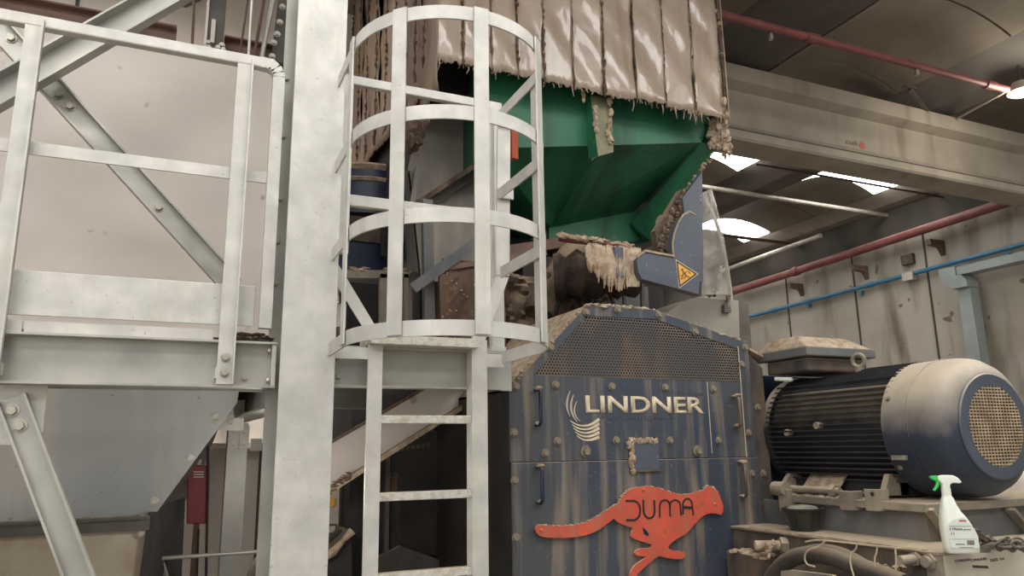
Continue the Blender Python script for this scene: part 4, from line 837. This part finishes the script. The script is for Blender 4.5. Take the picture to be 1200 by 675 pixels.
# grime on the foot of the panel at right and belt guard
t2 = thing('belt_guard', (2.98, 3.4, 0), 'dark dirt caked belt guard between the blue housing and the motor', 'machine guard')
MB().prism([(2.86, 3.22, 0), (2.96, 3.22, 0), (2.96, 3.22, 2.02), (2.86, 3.22, 2.10)], (0, .5, 0)).build('guard_body', 'crust', t2, bevel=.006)
MB().box(2.96, 3.6, 3.36, 3.46, .9, 2.0).build('pulley_cover', 'dblue', t2, bevel=.01)
MB().prism([(2.86, 3.2, 2.11), (3.02, 3.2, 2.05), (3.02, 3.2, 2.06), (2.86, 3.2, 2.125)], (0, .4, 0)).build('guard_lip', 'dirt', t2)
for z in (1.2, 1.45, 1.8): bolt(t2, (2.90, 3.22, z), (0, -1, 0), .014, m='dbolt')
# small box top grey cover
QY = 3.7
t = thing('grey_cover_box', at(820, 400, Y=QY), 'pale grey angular cover box behind the top of the blue housing', 'cover')
MB().prism([at(772, 372, Y=QY), at(782, 366, Y=QY), at(800, 354, Y=QY), at(816, 348, Y=QY), at(866, 352, Y=QY), at(868, 420, Y=QY), at(772, 420, Y=QY)], (0, .35, 0)).build('cover_body', 'greybox', t, bevel=.004)
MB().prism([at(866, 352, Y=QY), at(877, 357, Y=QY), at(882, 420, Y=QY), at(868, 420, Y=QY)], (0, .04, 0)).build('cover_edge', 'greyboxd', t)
MB().prism([at(849, 357, Y=QY-.03), at(856, 357, Y=QY-.03), at(857, 366, Y=QY-.03), at(849, 366, Y=QY-.03)], (0, .03, 0)).build('latch', 'greyboxd', t)
MB().cyl(at(853, 346, Y=QY-.02), at(853, 360, Y=QY-.02), .012).build('latch_pin', 'dbolt', t)
b = MB()
for k in range(14): b.blob(at(833+random.uniform(-4, 4), 343+random.uniform(-2, 4), Y=QY), .014, .4, 1)
tag(b.build('debris', 'grime', t), kind='stuff')
# plexi guard
t = thing('clear_guard', at(830, 345, Y=3.6), 'scratched curved clear plastic guard beside the warning sign arm', 'guard')
ed = bez((823, 228), (848, 262), (857, 352), 16)
L0 = [at(822, 226+i*(120/16), Y=3.5) for i in range(17)]
R0 = [at(u, v, Y=3.75) for u, v in ed]
def f(a_, b_):
    i = int(round(b_*16)); p = L0[i].lerp(R0[i], a_); return p+Vector((0, -.10*math.sin(a_*math.pi), 0))
MB().grid(f, 10, 16).build('clear_sheet', 'plexi', t, smooth=True)
MB().tube([q_ for q_ in R0], .012).build('guard_rim', 'palepipe', t, smooth=True)
# arm with the warning sign
AY = 3.35
t = thing('swing_arm', at(780, 320, Y=AY), 'grey-blue swing arm with a yellow triangular warning sticker under the green hopper', 'machine arm')
a_ = lambda u, v, y=AY: at(u, v, Y=y)
cap = [(789, 301)]+[(789, 290), (790, 276), (794, 262), (801, 252), (808, 250), (815, 254), (819, 262), (822, 275)]+[(823, 290), (819, 345), (752, 327), (748, 318), (746, 304), (756, 295)]
MB().prism([a_(u, v) for u, v in cap], (0, .06, 0)).build('arm_plate', 'blue2', t, bevel=.002)
MB().prism([a_(u, v, AY+.05) for u, v in ((803, 260), (800, 232), (823, 201), (824, 330), (806, 330))], (0, .04, 0)).build('upper_plate', 'blue2', t)
MB().prism([a_(u, v, AY+.09) for u, v in ((772, 297), (768, 270), (782, 248), (798, 222), (806, 226), (806, 300))], (0, .05, 0)).build('caked_side', 'grime', t)
b = MB()
for k in range(60):
    s = random.random(); u = 772+s*30+random.uniform(-3, 6); v = 292-s*66+random.uniform(-6, 8)
    b.blob(a_(u, v, AY+.08), random.uniform(.008, .02), .4, 1, (1, 1, 1.6))
tag(b.build('dirt_clump', 'grime', t), kind='stuff')
b = MB(); arc = [(789, 300), (788, 285), (790, 274), (795, 260), (801, 251), (808, 248), (815, 252)]
for (u0, v0), (u1, v1) in zip(arc, arc[1:]): b.bar(a_(u0, v0, AY-.002), a_(u1, v1, AY-.002), .008, .008)
for (u0, v0), (u1, v1) in zip([(746, 301), (756, 294), (789, 300)], [(756, 294), (789, 300), (790, 300)]): b.bar(a_(u0, v0, AY-.002), a_(u1, v1, AY-.002), .012, .012)
tag(b.build('dust_edge', 'dirt', t), kind='stuff')
tri = [(792, 304), (818.5, 321), (796, 338)]; cc = (802, 321)
sc_ = lambda k: [(cc[0]+(u-cc[0])*k, cc[1]+(v-cc[1])*k) for u, v in tri]
sg = MB().prism([a_(u, v, AY-.003) for u, v in sc_(1)], (0, .003, 0)).build('warning_sign', 'letter', t)
MB().prism([a_(u, v, AY-.0045) for u, v in sc_(.92)], (0, .0015, 0)).build('sign_border', 'ink', sg)
MB().prism([a_(u, v, AY-.006) for u, v in sc_(.74)], (0, .0015, 0)).build('sign_face', 'yellow', sg)
b = MB()
for (u0, v0), (u1, v1) in (((800, 317.5), (804, 323)), ((802, 320), (798.5, 324)), ((802, 320), (805.5, 318)), ((804, 323), (802, 327)), ((804, 323), (808, 325)), ((807, 318), (809, 321)), ((798, 327), (801, 325))): b.bar(a_(u0, v0, AY-.007), a_(u1, v1, AY-.007), .006, .003)
b.cyl(a_(799.5, 316, AY-.006), a_(799.5, 316, AY-.009), .005); b.build('sign_pictogram', 'ink', sg)
# dark jaw left of the arm, covered in fibres
t = thing('feeding_jaw', at(720, 320, Y=3.5), 'dark cylindrical jaw wrapped in pale shredded fibres left of the warning arm', 'machine part')
c0, c1 = at(650, 325, Y=3.8), at(750, 318, Y=3.55)
MB().tube([c0.lerp(c1, k/14) for k in range(15)], .13, 20, rfun=lambda i: .14+.018*math.sin(i*2.1)+.01*math.sin(i*5.3)).build('jaw_body', 'soot', t, smooth=True)
b = MB()
for k in range(120):
    u = random.uniform(688, 750); v0 = 288+random.uniform(-2, 3)+(u-700)*.1; ln = (26+20*math.sin((u-690)/60*math.pi))*random.uniform(.7, 1.15)
    p = [at(u+random.uniform(-1.5, 1.5), v0+ln*s, Y=3.42-.03*math.sin(s*3)) for s in (0, .33, .66, 1)]
    b.tube(p, .009, 6, rfun=lambda i: (.007, .011, .009, .003)[i])
tag(b.build('shredded_fibres', 'dirt', t, smooth=True), kind='stuff')
b = MB()
for k in range(30):
    u = random.uniform(735, 750); p = [at(u+random.uniform(-1, 1), 292+44*s, Y=3.4) for s in (0, .5, 1)]; b.tube(p, .008, 6, rfun=lambda i: (.006, .01, .003)[i])
tag(b.build('ochre_fibres', 'rope', t, smooth=True), kind='stuff')
MB().box(at(719, 300, Y=3.4).x, at(729, 300, Y=3.4).x, 3.385, 3.41, at(722, 325, Y=3.4).z, at(722, 290, Y=3.4).z).build('blue_patch', 'blue2', t)
t = thing('red_rod', at(700, 285, Y=3.6), 'rust red rod caked with dust lying under the outlet of the green hopper', 'rod')
MB().tube([at(656, 277, Y=3.62), at(672, 281, Y=3.6), at(700, 285, Y=3.58), at(722, 287, Y=3.55), at(738, 291, Y=3.5)], .018, 10, rfun=lambda i: (.03, .022, .016, .018, .012)[i]).build('rod_body', 'redpipe', t, smooth=True)
b = MB()
for k in range(70):
    s = random.random(); u = 655+s*85; b.blob(at(u, 276+s*13+random.uniform(-3, 1), Y=3.58-.05*s), random.uniform(.006, .018), .4, 1, (1.8, 1, .8))
tag(b.build('dust_crust', 'dirt', t), kind='stuff')
tag(MB().blob(at(776, 262, Y=3.9), .05, .3, 2, (.7, 1, 1.1)).build('plastic_film', 'palepipe'), 'pale crumpled plastic film stuck beside the upper end of the arm', 'film')
# ================================================================== ELECTRIC MOTOR
MX, MZ = 3.23, 1.665
t = thing('electric_motor', (MX, 2.8, 1.36), 'large dark blue electric motor with black cooling fins and round fan grille', 'motor')
MB().lathe([(2.42, .265), (2.44, .275), (3.2, .275), (3.26, .25), (3.28, .16), (3.34, .15)], (MX, 0, MZ), (0, 1, 0), 48).build('stator_housing', 'motor', t, smooth=True)
for s in (-1, 1):
    b = MB()
    for i in range(-9, 10):                       # side fins: horizontal plates
        dz = i*.0265; x_ = math.sqrt(max(0, .305**2-dz*dz)); xi = s*.20; xo = s*x_
        b.box(MX+min(xi, xo), MX+max(xi, xo), 2.44, 3.2, MZ+dz-.0035, MZ+dz+.0035)
    b.build('side_fins', 'motor', t)
b = MB()
for i in range(-8, 9):
    dx = i*.0225; zt_ = math.sqrt(.31**2-dx*dx); b.box(MX+dx-.0035, MX+dx+.0035, 2.44, 2.72, MZ+.2, MZ+zt_); b.box(MX+dx-.0035, MX+dx+.0035, 2.72, 3.2, MZ+.2, MZ+zt_-.02)
b.build('top_fins', 'motor', t)
MB().lathe([(3.18, .30), (3.24, .30), (3.27, .22)], (MX, 0, MZ), (0, 1, 0), 40).build('drive_end_shield', 'motor', t, smooth=True)
fc = MB().lathe([(2.46, .300), (2.46, .306), (2.26, .306), (2.21, .298), (2.17, .275), (2.145, .235), (2.14, .222), (2.14, .218), (2.46, .29)], (MX, 0, MZ), (0, 1, 0), 72, cap=False).build('fan_cover', 'cover', t, smooth=True)
MB().lathe([(2.139, .228), (2.133, .222), (2.133, .174), (2.15, .172)], (MX, 0, MZ), (0, 1, 0), 64, cap=False).build('grille_ring', 'coverrim', fc, smooth=True)
b = MB(); GR = .174
for i in range(-12, 13):
    dz = i*.0135; x_ = math.sqrt(max(0, GR**2-dz*dz)); b.box(MX-x_, MX+x_, 2.132, 2.138, MZ+dz-.0028, MZ+dz+.0028)
for i in range(-8, 9):
    dx = i*.02; z_ = math.sqrt(max(0, GR**2-dx*dx)); b.box(MX+dx-.0004, MX+dx+.0004, 2.130, 2.134, MZ-z_, MZ+z_)
b.build('fan_grille', 'wire', fc)
MB().cyl((MX, 2.175, MZ), (MX, 2.18, MZ), .20, n=40).build('grille_backing', 'core', fc)
MB().lathe([(2.33, .309), (2.325, .311), (2.32, .309)], (MX, 0, MZ), (0, 1, 0), 60, cap=False).build('cover_seam', 'cover', fc)
for ang in (100, 155, 215, 60):
    a = math.radians(ang); n_ = Vector((math.cos(a), 0, math.sin(a))); bolt(fc, Vector((MX, 2.43, MZ))+n_*.306, n_, .009, m='dbolt')
MB().box(MX-.312, MX-.296, 2.35, 2.42, MZ-.14, MZ-.12).build('cover_clip', 'bolt', fc)
# terminal box
tbx = MB().box(2.99, 3.42, 2.92, 3.22, 1.975, 2.045).build('terminal_box', 'crust', t, bevel=.01)
MB().prism([(2.955, 2.885, 2.05), (3.455, 2.885, 2.05), (3.455, 3.27, 2.05), (2.955, 3.27, 2.05)], (0, 0, .05)).build('box_flange', 'framed', tbx, bevel=.006)
b = MB(); v0 = [b.b.verts.new(q_) for q_ in ((2.965, 2.895, 2.10), (3.445, 2.895, 2.10), (3.445, 3.26, 2.10), (2.965, 3.26, 2.10), (3.01, 3.0, 2.17), (3.34, 2.98, 2.165), (3.34, 3.2, 2.165), (3.01, 3.2, 2.17))]
for q_ in ((0, 1, 5, 4), (1, 2, 6, 5), (2, 3, 7, 6), (3, 0, 4, 7), (4, 5, 6, 7), (3, 2, 1, 0)): b.b.faces.new([v0[i] for i in q_])
b.build('box_lid', 'dirt', tbx, bevel=.008)
bolt(tbx, (2.965, 3.0, 2.085), (-1, 0, 0), .008, m='dbolt')
MB().torus((3.22, 2.80, 2.02), .032, .011, (1, .25, 0), 20, 8, 1.0).build('lifting_eye', 'frame', t, smooth=True)
MB().cyl((3.22, 2.80, 1.96), (3.22, 2.80, 1.99), .02).build('eye_base', 'frame', t)
MB().box(3.08, 3.16, 2.46, 2.54, MZ+.255, MZ+.268).build('rating_plate', 'bolt', t)
for x, y, z in ((2.945, 3.05, 1.66), (2.94, 2.84, 1.69)): MB().cyl((x-.02, y, z), (x+.04, y, z), .018).build('drain_plug', 'frame', t)
MB().tube([(2.97, 3.14, 1.95), (2.98, 3.10, 1.945), (3.0, 3.05, 1.94)], .011).build('cable_tie_white', 'white', t)
# feet
FX = 2.93
MB().prism([(2.95, 2.62, 1.35), (2.95, 3.14, 1.35), (3.06, 3.14, 1.35), (3.06, 2.62, 1.35)], (0, 0, .02)).build('foot_plate', 'motor', t)
MB().prism([(2.97, 2.80, 1.37), (2.97, 3.03, 1.37), (3.07, 3.03, 1.47), (3.07, 2.80, 1.47)], (0.012, 0, 0)).build('foot_web', 'dirt', t)
MB().prism([(2.94, 2.50, 1.365), (3.1, 2.50, 1.365), (3.1, 2.50, 1.46), (2.99, 2.50, 1.46)], (0, .03, 0)).build('foot_web', 'frame', t)
MB().prism([(2.94, 3.14, 1.365), (3.1, 3.14, 1.365), (3.1, 3.14, 1.45), (3.02, 3.14, 1.45)], (0, .03, 0)).build('foot_web', 'frame', t)
MB().box(3.05, 3.4, 2.5, 3.14, 1.36, 1.42).build('motor_base', 'motor', t)
# ================================================================== MOTOR BASE FRAME
ZU = 1.35
cu = at(1085, 590, X=2.85)
t = thing('motor_frame', (3.3, 2.7, 0), 'dust covered steel support frame under the electric motor', 'frame')
UY = cu.y
MB().box(2.85, 4.4, UY, 3.0, ZU-.035, ZU).build('top_plate', 'frame', t, bevel=.003)
MB().box(2.885, 2.90, UY+.045, 3.3, 1.17, ZU-.035).build('side_web', 'framed', t)
MB().box(2.885, 4.4, UY+.03, UY+.045, 1.17, ZU-.035).build('front_web', 'framed', t)
for k, (u0, u1) in enumerate(((1083, 1112), (1178, 1212))):
    a = at(u0, 596, Y=UY+.02); c_ = at(u1, 634, Y=UY+.02)
    MB().bar((a.x, UY+.0, a.z), (c_.x, UY+.01, c_.z), .045, .014).build('gusset_rib', 'frame', t)
MB().box(2.893, 2.9, 2.55, 2.85, ZU-.075, ZU-.04).build('slot_opening', 'ink', t)
# lugs with adjusting bolts
for (u0, u1, v0, v1) in ((914, 925, 573, 598), (985, 999, 575, 597), (1015, 1029, 573, 598)):
    y0 = at(u1, 585, X=2.83).y; y1 = at(u0, 585, X=2.83).y
    za = at(u0, v1, X=2.83).z; zb_ = at(u0, v0, X=2.83).z
    l = MB().box(2.82, 2.84, y0, y1, za, zb_).box(2.84, 2.90, y0, y0+.015, za, zb_).build('adjuster_lug', 'frame', t, bevel=.002)
    if u0 == 1015: a = at(1022, 579, X=2.818); MB().cyl(a, a+Vector((.005, 0, 0)), .01).build('lug_hole', 'ink', l)
MB().cyl((2.87, at(985, 580, X=2.87).y, ZU+.03), (2.87, at(930, 580, X=2.87).y+.1, ZU+.03), .017).build('adjusting_bolt', 'frame', t)
a = Vector((2.87, at(975, 580, X=2.87).y, ZU+.03)); MB().cyl(a, a+Vector((0, -.03, 0)), .03, n=6).build('adjusting_nut', 'frame', t)
a = Vector((2.86, at(922, 578, X=2.86).y, ZU+.03)); MB().cyl(a+Vector((-.03, .05, 0)), a+Vector((-.03, -.03, 0)), .035).build('adjusting_nut', 'frame', t)
b = MB()
for k in range(50): b.blob((random.uniform(2.85, 2.88), random.uniform(2.45, 3.0), ZU+.002), random.uniform(.005, .012), .4, 1, (1.2, 1.6, .7))
tag(b.build('dust_pile', 'dirt', t), kind='stuff')
# lower frame
ZL = 1.195; LYF = at(1100, 648, Z=ZL).y; LX = at(1100, 648, Z=ZL).x; SB = LX+.0
t = thing('lower_frame', (3.2, 2.4, 0), 'lower pale steel beam frame carrying the spray bottle and the motor support', 'frame')
MB().box(LX, 4.4, LYF, 3.2, ZL-.012, ZL).build('ledge_plate', 'frame', t, bevel=.002)
MB().box(LX+.022, 4.4, LYF+.0, LYF+.02, .9, ZL-.012).build('front_face', 'beige', t)
MB().box(LX+.012, LX+.02, LYF+.02, 3.2, .85, ZL-.012).build('side_face', 'crust', t)
MB().box(LX+.0, LX+.02, LYF-.0, LYF+.06, .9, ZL-.013).build('corner_flange', 'frame', t)
for (u, v, L_, r) in ((1073, 655, .09, .018), (1090, 658, .03, .02)):
    a = at(u, v, X=LX); MB().cyl(a+Vector((.02, 0, 0)), a+Vector((-.012, 0, 0)), r*1.5, n=6).cyl(a, a+Vector((-L_, 0.0, 0)), r).build('protruding_bolt', 'frame', t)
a = at(924, 640, X=LX); MB().cyl(a+Vector((0, .04, 0)), a+Vector((-.11, .1, 0)), .022).build('protruding_bolt', 'dirt', t); MB().cyl(a+Vector((.02, .03, 0)), a+Vector((-.01, .045, 0)), .038, n=6).build('bolt_nut', 'frame', t)
MB().box(LX-.006, LX+.012, LYF+.05, 3.05, ZL-.004, ZL+.006).build('weld_strip', 'dirt', t)
# handwriting on the front face
YT = LYF
def wr_(s, u0, v0, u1, v1, m, nm):
    a, c_ = at(u0, v0, Y=YT), at(u1, v1, Y=YT); text(s, a.x, c_.x, a.z, c_.z, YT, m, nm, t, .0015)
wr_('STANDARD', 1119, 659, 1137, 654, 'faded', 'faded_handwriting'); wr_('CINGHIE', 1138, 658, 1156, 653, 'ink', 'handwriting'); wr_('265 N', 1160, 658, 1176, 653, 'ink', 'handwriting')
b = MB(); pts = [at(1140+i*1.05, 663.5+(1.6 if i % 2 else -1.2)+i*.05, Y=YT-.001) for i in range(18)]
for q0, q1 in zip(pts, pts[1:]): b.bar(q0, q1, .004, .002)
b.build('crossed_out_word', 'ink', t)
# block at lower left with heaped dirt (front foot of the housing)
t = thing('concrete_block', at(895, 660, Y=2.9), 'dirt heaped steel ledge at the foot of the blue housing, left of the black hose', 'ledge')
a, c_ = at(876, 660, Y=3.0), at(930, 652, Y=3.0)
MB().box(a.x, c_.x-.02, 2.9, 3.15, .8, at(905, 652, Y=2.9).z).build('ledge_body', 'crust', t)
b = MB()
for k in range(40): b.blob((random.uniform(a.x, c_.x-.04), random.uniform(2.88, 3.1), at(905, 652, Y=2.9).z+random.uniform(-.005, .01)), random.uniform(.008, .022), .4, 1, (1.8, 1.2, .7))
tag(b.build('dirt_heap', 'dirt', t), kind='stuff')
b = MB()
for k in range(9):
    p = at(random.uniform(893, 912), random.uniform(632, 647), Y=2.85); b.tube([p, p+Vector((random.uniform(-.03, .05), -.02, random.uniform(-.03, .03)))], .007, 6)
tag(b.build('loose_scrap', 'dirt', t), kind='stuff')
# hose
t = thing('rubber_hose', at(950, 660, X=2.45), 'thick dusty black rubber hoses arching in front of the lower frame', 'hose', None)
h1 = [(896, 700), (903, 681), (915, 664), (932, 653), (952, 650), (975, 653), (1000, 662), (1030, 672), (1060, 684)]
h2 = [(932, 652), (950, 646), (968, 645), (986, 649), (1003, 657), (1020, 667), (1040, 676), (1060, 684)]
def sm(pts, X, r):
    P = [at(u, v, X=X) for u, v in pts]; out = []
    for i in range(len(P)-1):
        p0, p1, p2, p3 = P[max(i-1, 0)], P[i], P[i+1], P[min(i+2, len(P)-1)]
        for k in range(6):
            s = k/6; out.append(.5*((2*p1)+(p2-p0)*s+(2*p0-5*p1+4*p2-p3)*s*s+(3*p1-p0-3*p2+p3)*s**3))
    return out+[P[-1]]
MB().tube(sm(h1, 2.42, .034), .034, 18).build('front_hose', 'rubber', t, smooth=True)
MB().tube(sm(h2, 2.52, .024), .026, 16).build('rear_hose', 'rubber', t, smooth=True)
t = thing('tie_cords', at(1000, 650, X=2.4), 'thin pale cords tied over the hoses and along the lower frame edge', 'cord')
for l in ([(944, 635), (960, 633), (1000, 637), (1040, 641), (1080, 645)], [(967, 634), (960, 640), (947, 645), (943, 653), (946, 661), (955, 664)], [(1004, 637), (1003, 643), (997, 650), (997, 662), (1001, 676)], [(1028, 641), (1027, 648), (1025, 655), (1026, 664)], [(1049, 642), (1050, 655), (1050, 668)]):
    MB().tube(sm(l, 2.37, 0), .0035, 6).build('cord', 'rope', t, smooth=True)
t = thing('metal_offcut', at(930, 672, X=2.3), 'flat dusty metal offcut lying under the arch of the hose', 'metal plate')
MB().prism([at(915, 669, X=2.34), at(925, 668, X=2.34), at(975, 674, X=2.34), at(985, 690, X=2.34), at(915, 690, X=2.34)], (.02, 0, 0)).build('plate', 'frame', t)
b = MB()
for k in range(30): b.blob(at(random.uniform(1008, 1060), random.uniform(662, 668), X=2.5), random.uniform(.005, .014), .4, 1, (1.4, 1, .8))
o = tag(b.build('loose_debris', 'grime'), 'loose dirt and scraps on the ledge between the hose and the protruding bolts', 'debris', kind='stuff')
# bowl
c = at(943.5, 630, Z=ZL); c = Vector((2.78, at(943.5, 629, X=2.78).y, ZL+.002))
t = thing('plastic_bowl', c, 'small black plastic tub full of grey stuff on the ledge under the motor', 'bowl')
MB().lathe([(0, .062), (.01, .066), (.09, .088), (.094, .097), (.104, .098), (.104, .090), (.09, .084), (.085, .0001)], c, (0, 0, 1), 40, cap=False).build('bowl_body', 'bowl', t, smooth=True)
MB().lathe([(.088, .086), (.112, .06), (.12, .0001)], c, (0, 0, 1), 30, cap=False).build('bowl_contents', 'bowlin', t, smooth=True)
for k in range(6):
    a_ = k*math.pi/3+.3; MB().bar(c+Vector((math.cos(a_)*.068, math.sin(a_)*.068, .015)), c+Vector((math.cos(a_)*.087, math.sin(a_)*.087, .085)), .006, .006).build('bowl_rib', 'bowl', t)
# spray bottle
bc = at(1126, 646, Y=1.99); bc = Vector((bc.x, 1.99, ZL+.001))
t = thing('spray_bottle', bc, 'white plastic spray bottle with bright green trigger standing on the lower frame', 'spray bottle')
rt = Vector((math.cos(math.radians(-30)), math.sin(math.radians(-30)), 0)); fw = Vector((-rt.y, rt.x, 0))*-1   # label side faces the camera
def bp(s, h, d=0): return bc+rt*s+Vector((0, 0, h))+fw*d
# body cross-sections: height, left, right, depth
secs = [(0, -.052, .058, .028), (.006, -.056, .062, .033), (.03, -.058, .063, .034), (.07, -.060, .056, .034), (.10, -.060, .046, .033), (.125, -.058, .032, .031), (.15, -.054, .014, .027), (.175, -.048, .002, .023), (.195, -.043, -.004, .019), (.205, -.038, -.010, .015)]
b = MB(); rings = []
for h, l, r, d in secs:
    cx, hw = (l+r)/2, (r-l)/2; rg = []
    for k in range(32):
        a_ = 2*math.pi*k/32; ca, sa = math.cos(a_), math.sin(a_); e = .62
        rg.append(b.b.verts.new(bp(cx+hw*math.copysign(abs(ca)**e, ca), h, d*math.copysign(abs(sa)**e, sa))))
    rings.append(rg)
for A, B in zip(rings, rings[1:]):
    for k in range(32): b.b.faces.new((A[k], A[(k+1) % 32], B[(k+1) % 32], B[k]))
b.b.faces.new(rings[0][::-1]); b.b.faces.new(rings[-1]); b.build('bottle_body', 'white', t, smooth=True)
lb = MB().prism([bp(s, h, .0345) for s, h in ((-.046, .02), (.05, .02), (.052, .06), (.044, .085), (.028, .11), (.008, .13), (-.03, .12), (-.046, .10), (-.05, .06))], fw*.0015).build('bottle_label', 'lab', t)
b = MB()
for s0, s1, h, w_ in ((-.045, .03, .098, .0012), (-.03, .0, .034, .003), (-.02, .03, .023, .0015), (-.046, .04, .052, .0008)): b.bar(bp(s0, h, .0365), bp(s1, h, .0365), .001, w_)
for s0, h in ((-.043, .088), (-.04, .072)):
    b.bar(bp(s0, h-.005, .0365), bp(s0, h+.005, .0365), .001, .002, rt); b.bar(bp(s0+.008, h-.005, .0365), bp(s0+.008, h+.005, .0365), .001, .002, rt)
b.build('label_print', 'faded', lb)
MB().bar(bp(-.008, .117, .0365), bp(.018, .117, .0365), .001, .006).build('label_red_mark', 'pink', lb)
MB().bar(bp(.01, .04, .0365), bp(.035, .04, .0365), .001, .016).build('label_symbol', 'frame', lb)
def txt3(s, s0, h0, s1, h1, m):
    o = text(s, 0, s1-s0, 0, h1-h0, 0, m, 'label_word', lb, .0012); o_ = o
    mw = Matrix((( rt.x, fw.x*-1, 0), (rt.y, fw.y*-1, 0), (0, 0, 1))) if False else None
    for v in o.data.vertices:
        w_ = v.co+ORG[lb.name]; q_ = bp(s0+w_.x, h0+w_.z, .0365-w_.y); v.co = q_-ORG[lb.name]
txt3('Pacte', -.030, .084, .0, .093, 'ink'); txt3('green', .004, .083, .03, .088, 'faded')
cx_ = -.024
def cylz(h0, h1, r0, r1, nm, m): return MB().lathe([(h0, r0), (h1, r1)], bc+rt*cx_, (0, 0, 1), 24).build(nm, m, t, smooth=True)
cylz(.203, .232, .0165, .0165, 'collar', 'white')
hd = [(-.052, .262), (-.052, .276), (-.03, .281), (.006, .280), (.022, .270), (.034, .254), (.024, .250), (.0, .252), (-.010, .246), (-.012, .230), (-.038, .230), (-.038, .250)]
MB().prism([bp(s, h, -.012) for s, h in hd], fw*.024).build('spray_head', 'white', t, bevel=.004)
MB().prism([bp(s, h, -.010) for s, h in ((-.078, .272), (-.072, .279), (-.05, .279), (-.05, .262), (-.066, .262))], fw*.02).build('nozzle', 'greenp', t, bevel=.002)
MB().tube([bp(-.052, .264), bp(-.050, .25), bp(-.056, .238), bp(-.068, .224)], .006, 10, rfun=lambda i: (.008, .007, .006, .005)[i]).build('trigger', 'greenp', t, smooth=True)
# chain
t = thing('steel_chain', at(1165, 640, Z=ZL), 'heap of dull steel chain on the lower frame right of the spray bottle', 'chain')
lo = MB()
rr = random.Random(3)
P0 = [at(u, v, Z=ZL+.012) for u, v in ((1142, 624), (1148, 630), (1154, 634), (1162, 634), (1169, 638), (1176, 640), (1184, 639), (1191, 641), (1198, 640), (1206, 641), (1150, 640), (1158, 641))]
P0[0].y -= .1; P0[0] = at(1146, 627, Y=2.08); 
for i, p in enumerate(P0[:-2]):
    q_ = P0[i+1]; d = (q_-p).normalized() if (q_-p).length > 0 else Vector((1, 0, 0)); ax = Vector((0, 0, 1)) if i % 2 else Vector((0, 1, .3))
    MB().torus((p+q_)/2, .02, .0055, ax.cross(d).cross(d) if i % 2 else ax, 18, 8).build('chain_link', 'chain', t, smooth=True)
for k in range(14):
    p = at(rr.uniform(1142, 1200), rr.uniform(634, 641), Z=ZL+.01); MB().torus(p, .019, .005, (rr.uniform(-1, 1), rr.uniform(-1, 1), 1.2), 18, 8).build('chain_link', 'chain', t, smooth=True)
for k in range(6):
    p = at(1143+k*4, 625+k*2.4, Y=2.06); MB().torus(p, .018, .005, (rr.uniform(-1, 1), rr.uniform(-1, 1), .8), 18, 8).build('chain_link', 'chain', t, smooth=True)
MB().cyl(at(1148, 643, Z=ZL+.012)-Vector((0, 0, .01)), at(1148, 643, Z=ZL+.012)+Vector((.0, 0, .008)), .035, n=24).build('shackle_disc', 'chain', t, smooth=True)
# white sack behind the motor
tag(MB().blob(at(1190, 575, Y=2.6)+Vector((.15, 0, 0)), .13, .08, 3, (1.1, 1, .8)).build('white_sack', 'lightwall', smooth=True), 'crumpled white plastic sack behind the lower right of the motor', 'sack')
# ================================================================== LIGHT
W = bpy.data.worlds.new('World'); SC.world = W; W.use_nodes = True
bg = W.node_tree.nodes['Background']; bg.inputs[0].default_value = (1, .955, .90, 1); bg.inputs[1].default_value = .55
def area(n, loc, rot, sx, sy, e, c=(1, .97, .92)):
    l = bpy.data.lights.new(n, 'AREA'); l.shape = 'RECTANGLE'; l.size = sx; l.size_y = sy; l.energy = e; l.color = c
    o = bpy.data.objects.new(n, l); COL.objects.link(o); o.location = loc; o.rotation_euler = rot; return o
area('skylight_daylight', (-1.0, 0, 5.1), (0, 0, 0), 7, 3.5, 85)
area('door_daylight', (-3.5, -4.5, 3.0), (math.radians(80), 0, math.radians(-30)), 6, 4.5, 170)
area('skylight_daylight_right', (6.0, .8, 5.1), (0, 0, 0), 3, 2, 60)
area('skylight_daylight_left', (-2, 4.6, 5.1), (0, 0, 0), 5, 1.0, 90)
area('silo_back_fill', (0.0, 5.95, 3.0), (0, 0, 0), 1.0, .12, 140)  # added fill hidden behind the silo, brightens the space under the platform
wl = bpy.data.lights.new('column_back_fill', 'POINT'); wl.energy = 11; wl.color = (1, .94, .86); wl.shadow_soft_size = .05  # added unseen fill behind the column, no fixture hangs there
wo = bpy.data.objects.new('column_back_fill', wl); COL.objects.link(wo); wo.location = (.40, 3.35, 1.45)
pl = bpy.data.lights.new('lamp_light', 'POINT'); pl.energy = 40; pl.color = (1, .93, .78); pl.shadow_soft_size = .1
po = bpy.data.objects.new('lamp_light', pl); COL.objects.link(po); po.location = lp+Vector((.1, -.1, -.15))
SC.view_settings.view_transform = 'Standard'; SC.view_settings.look = 'None'; SC.view_settings.gamma = 1; SC.view_settings.use_curve_mapping = False
SC.view_settings.exposure = -0.44
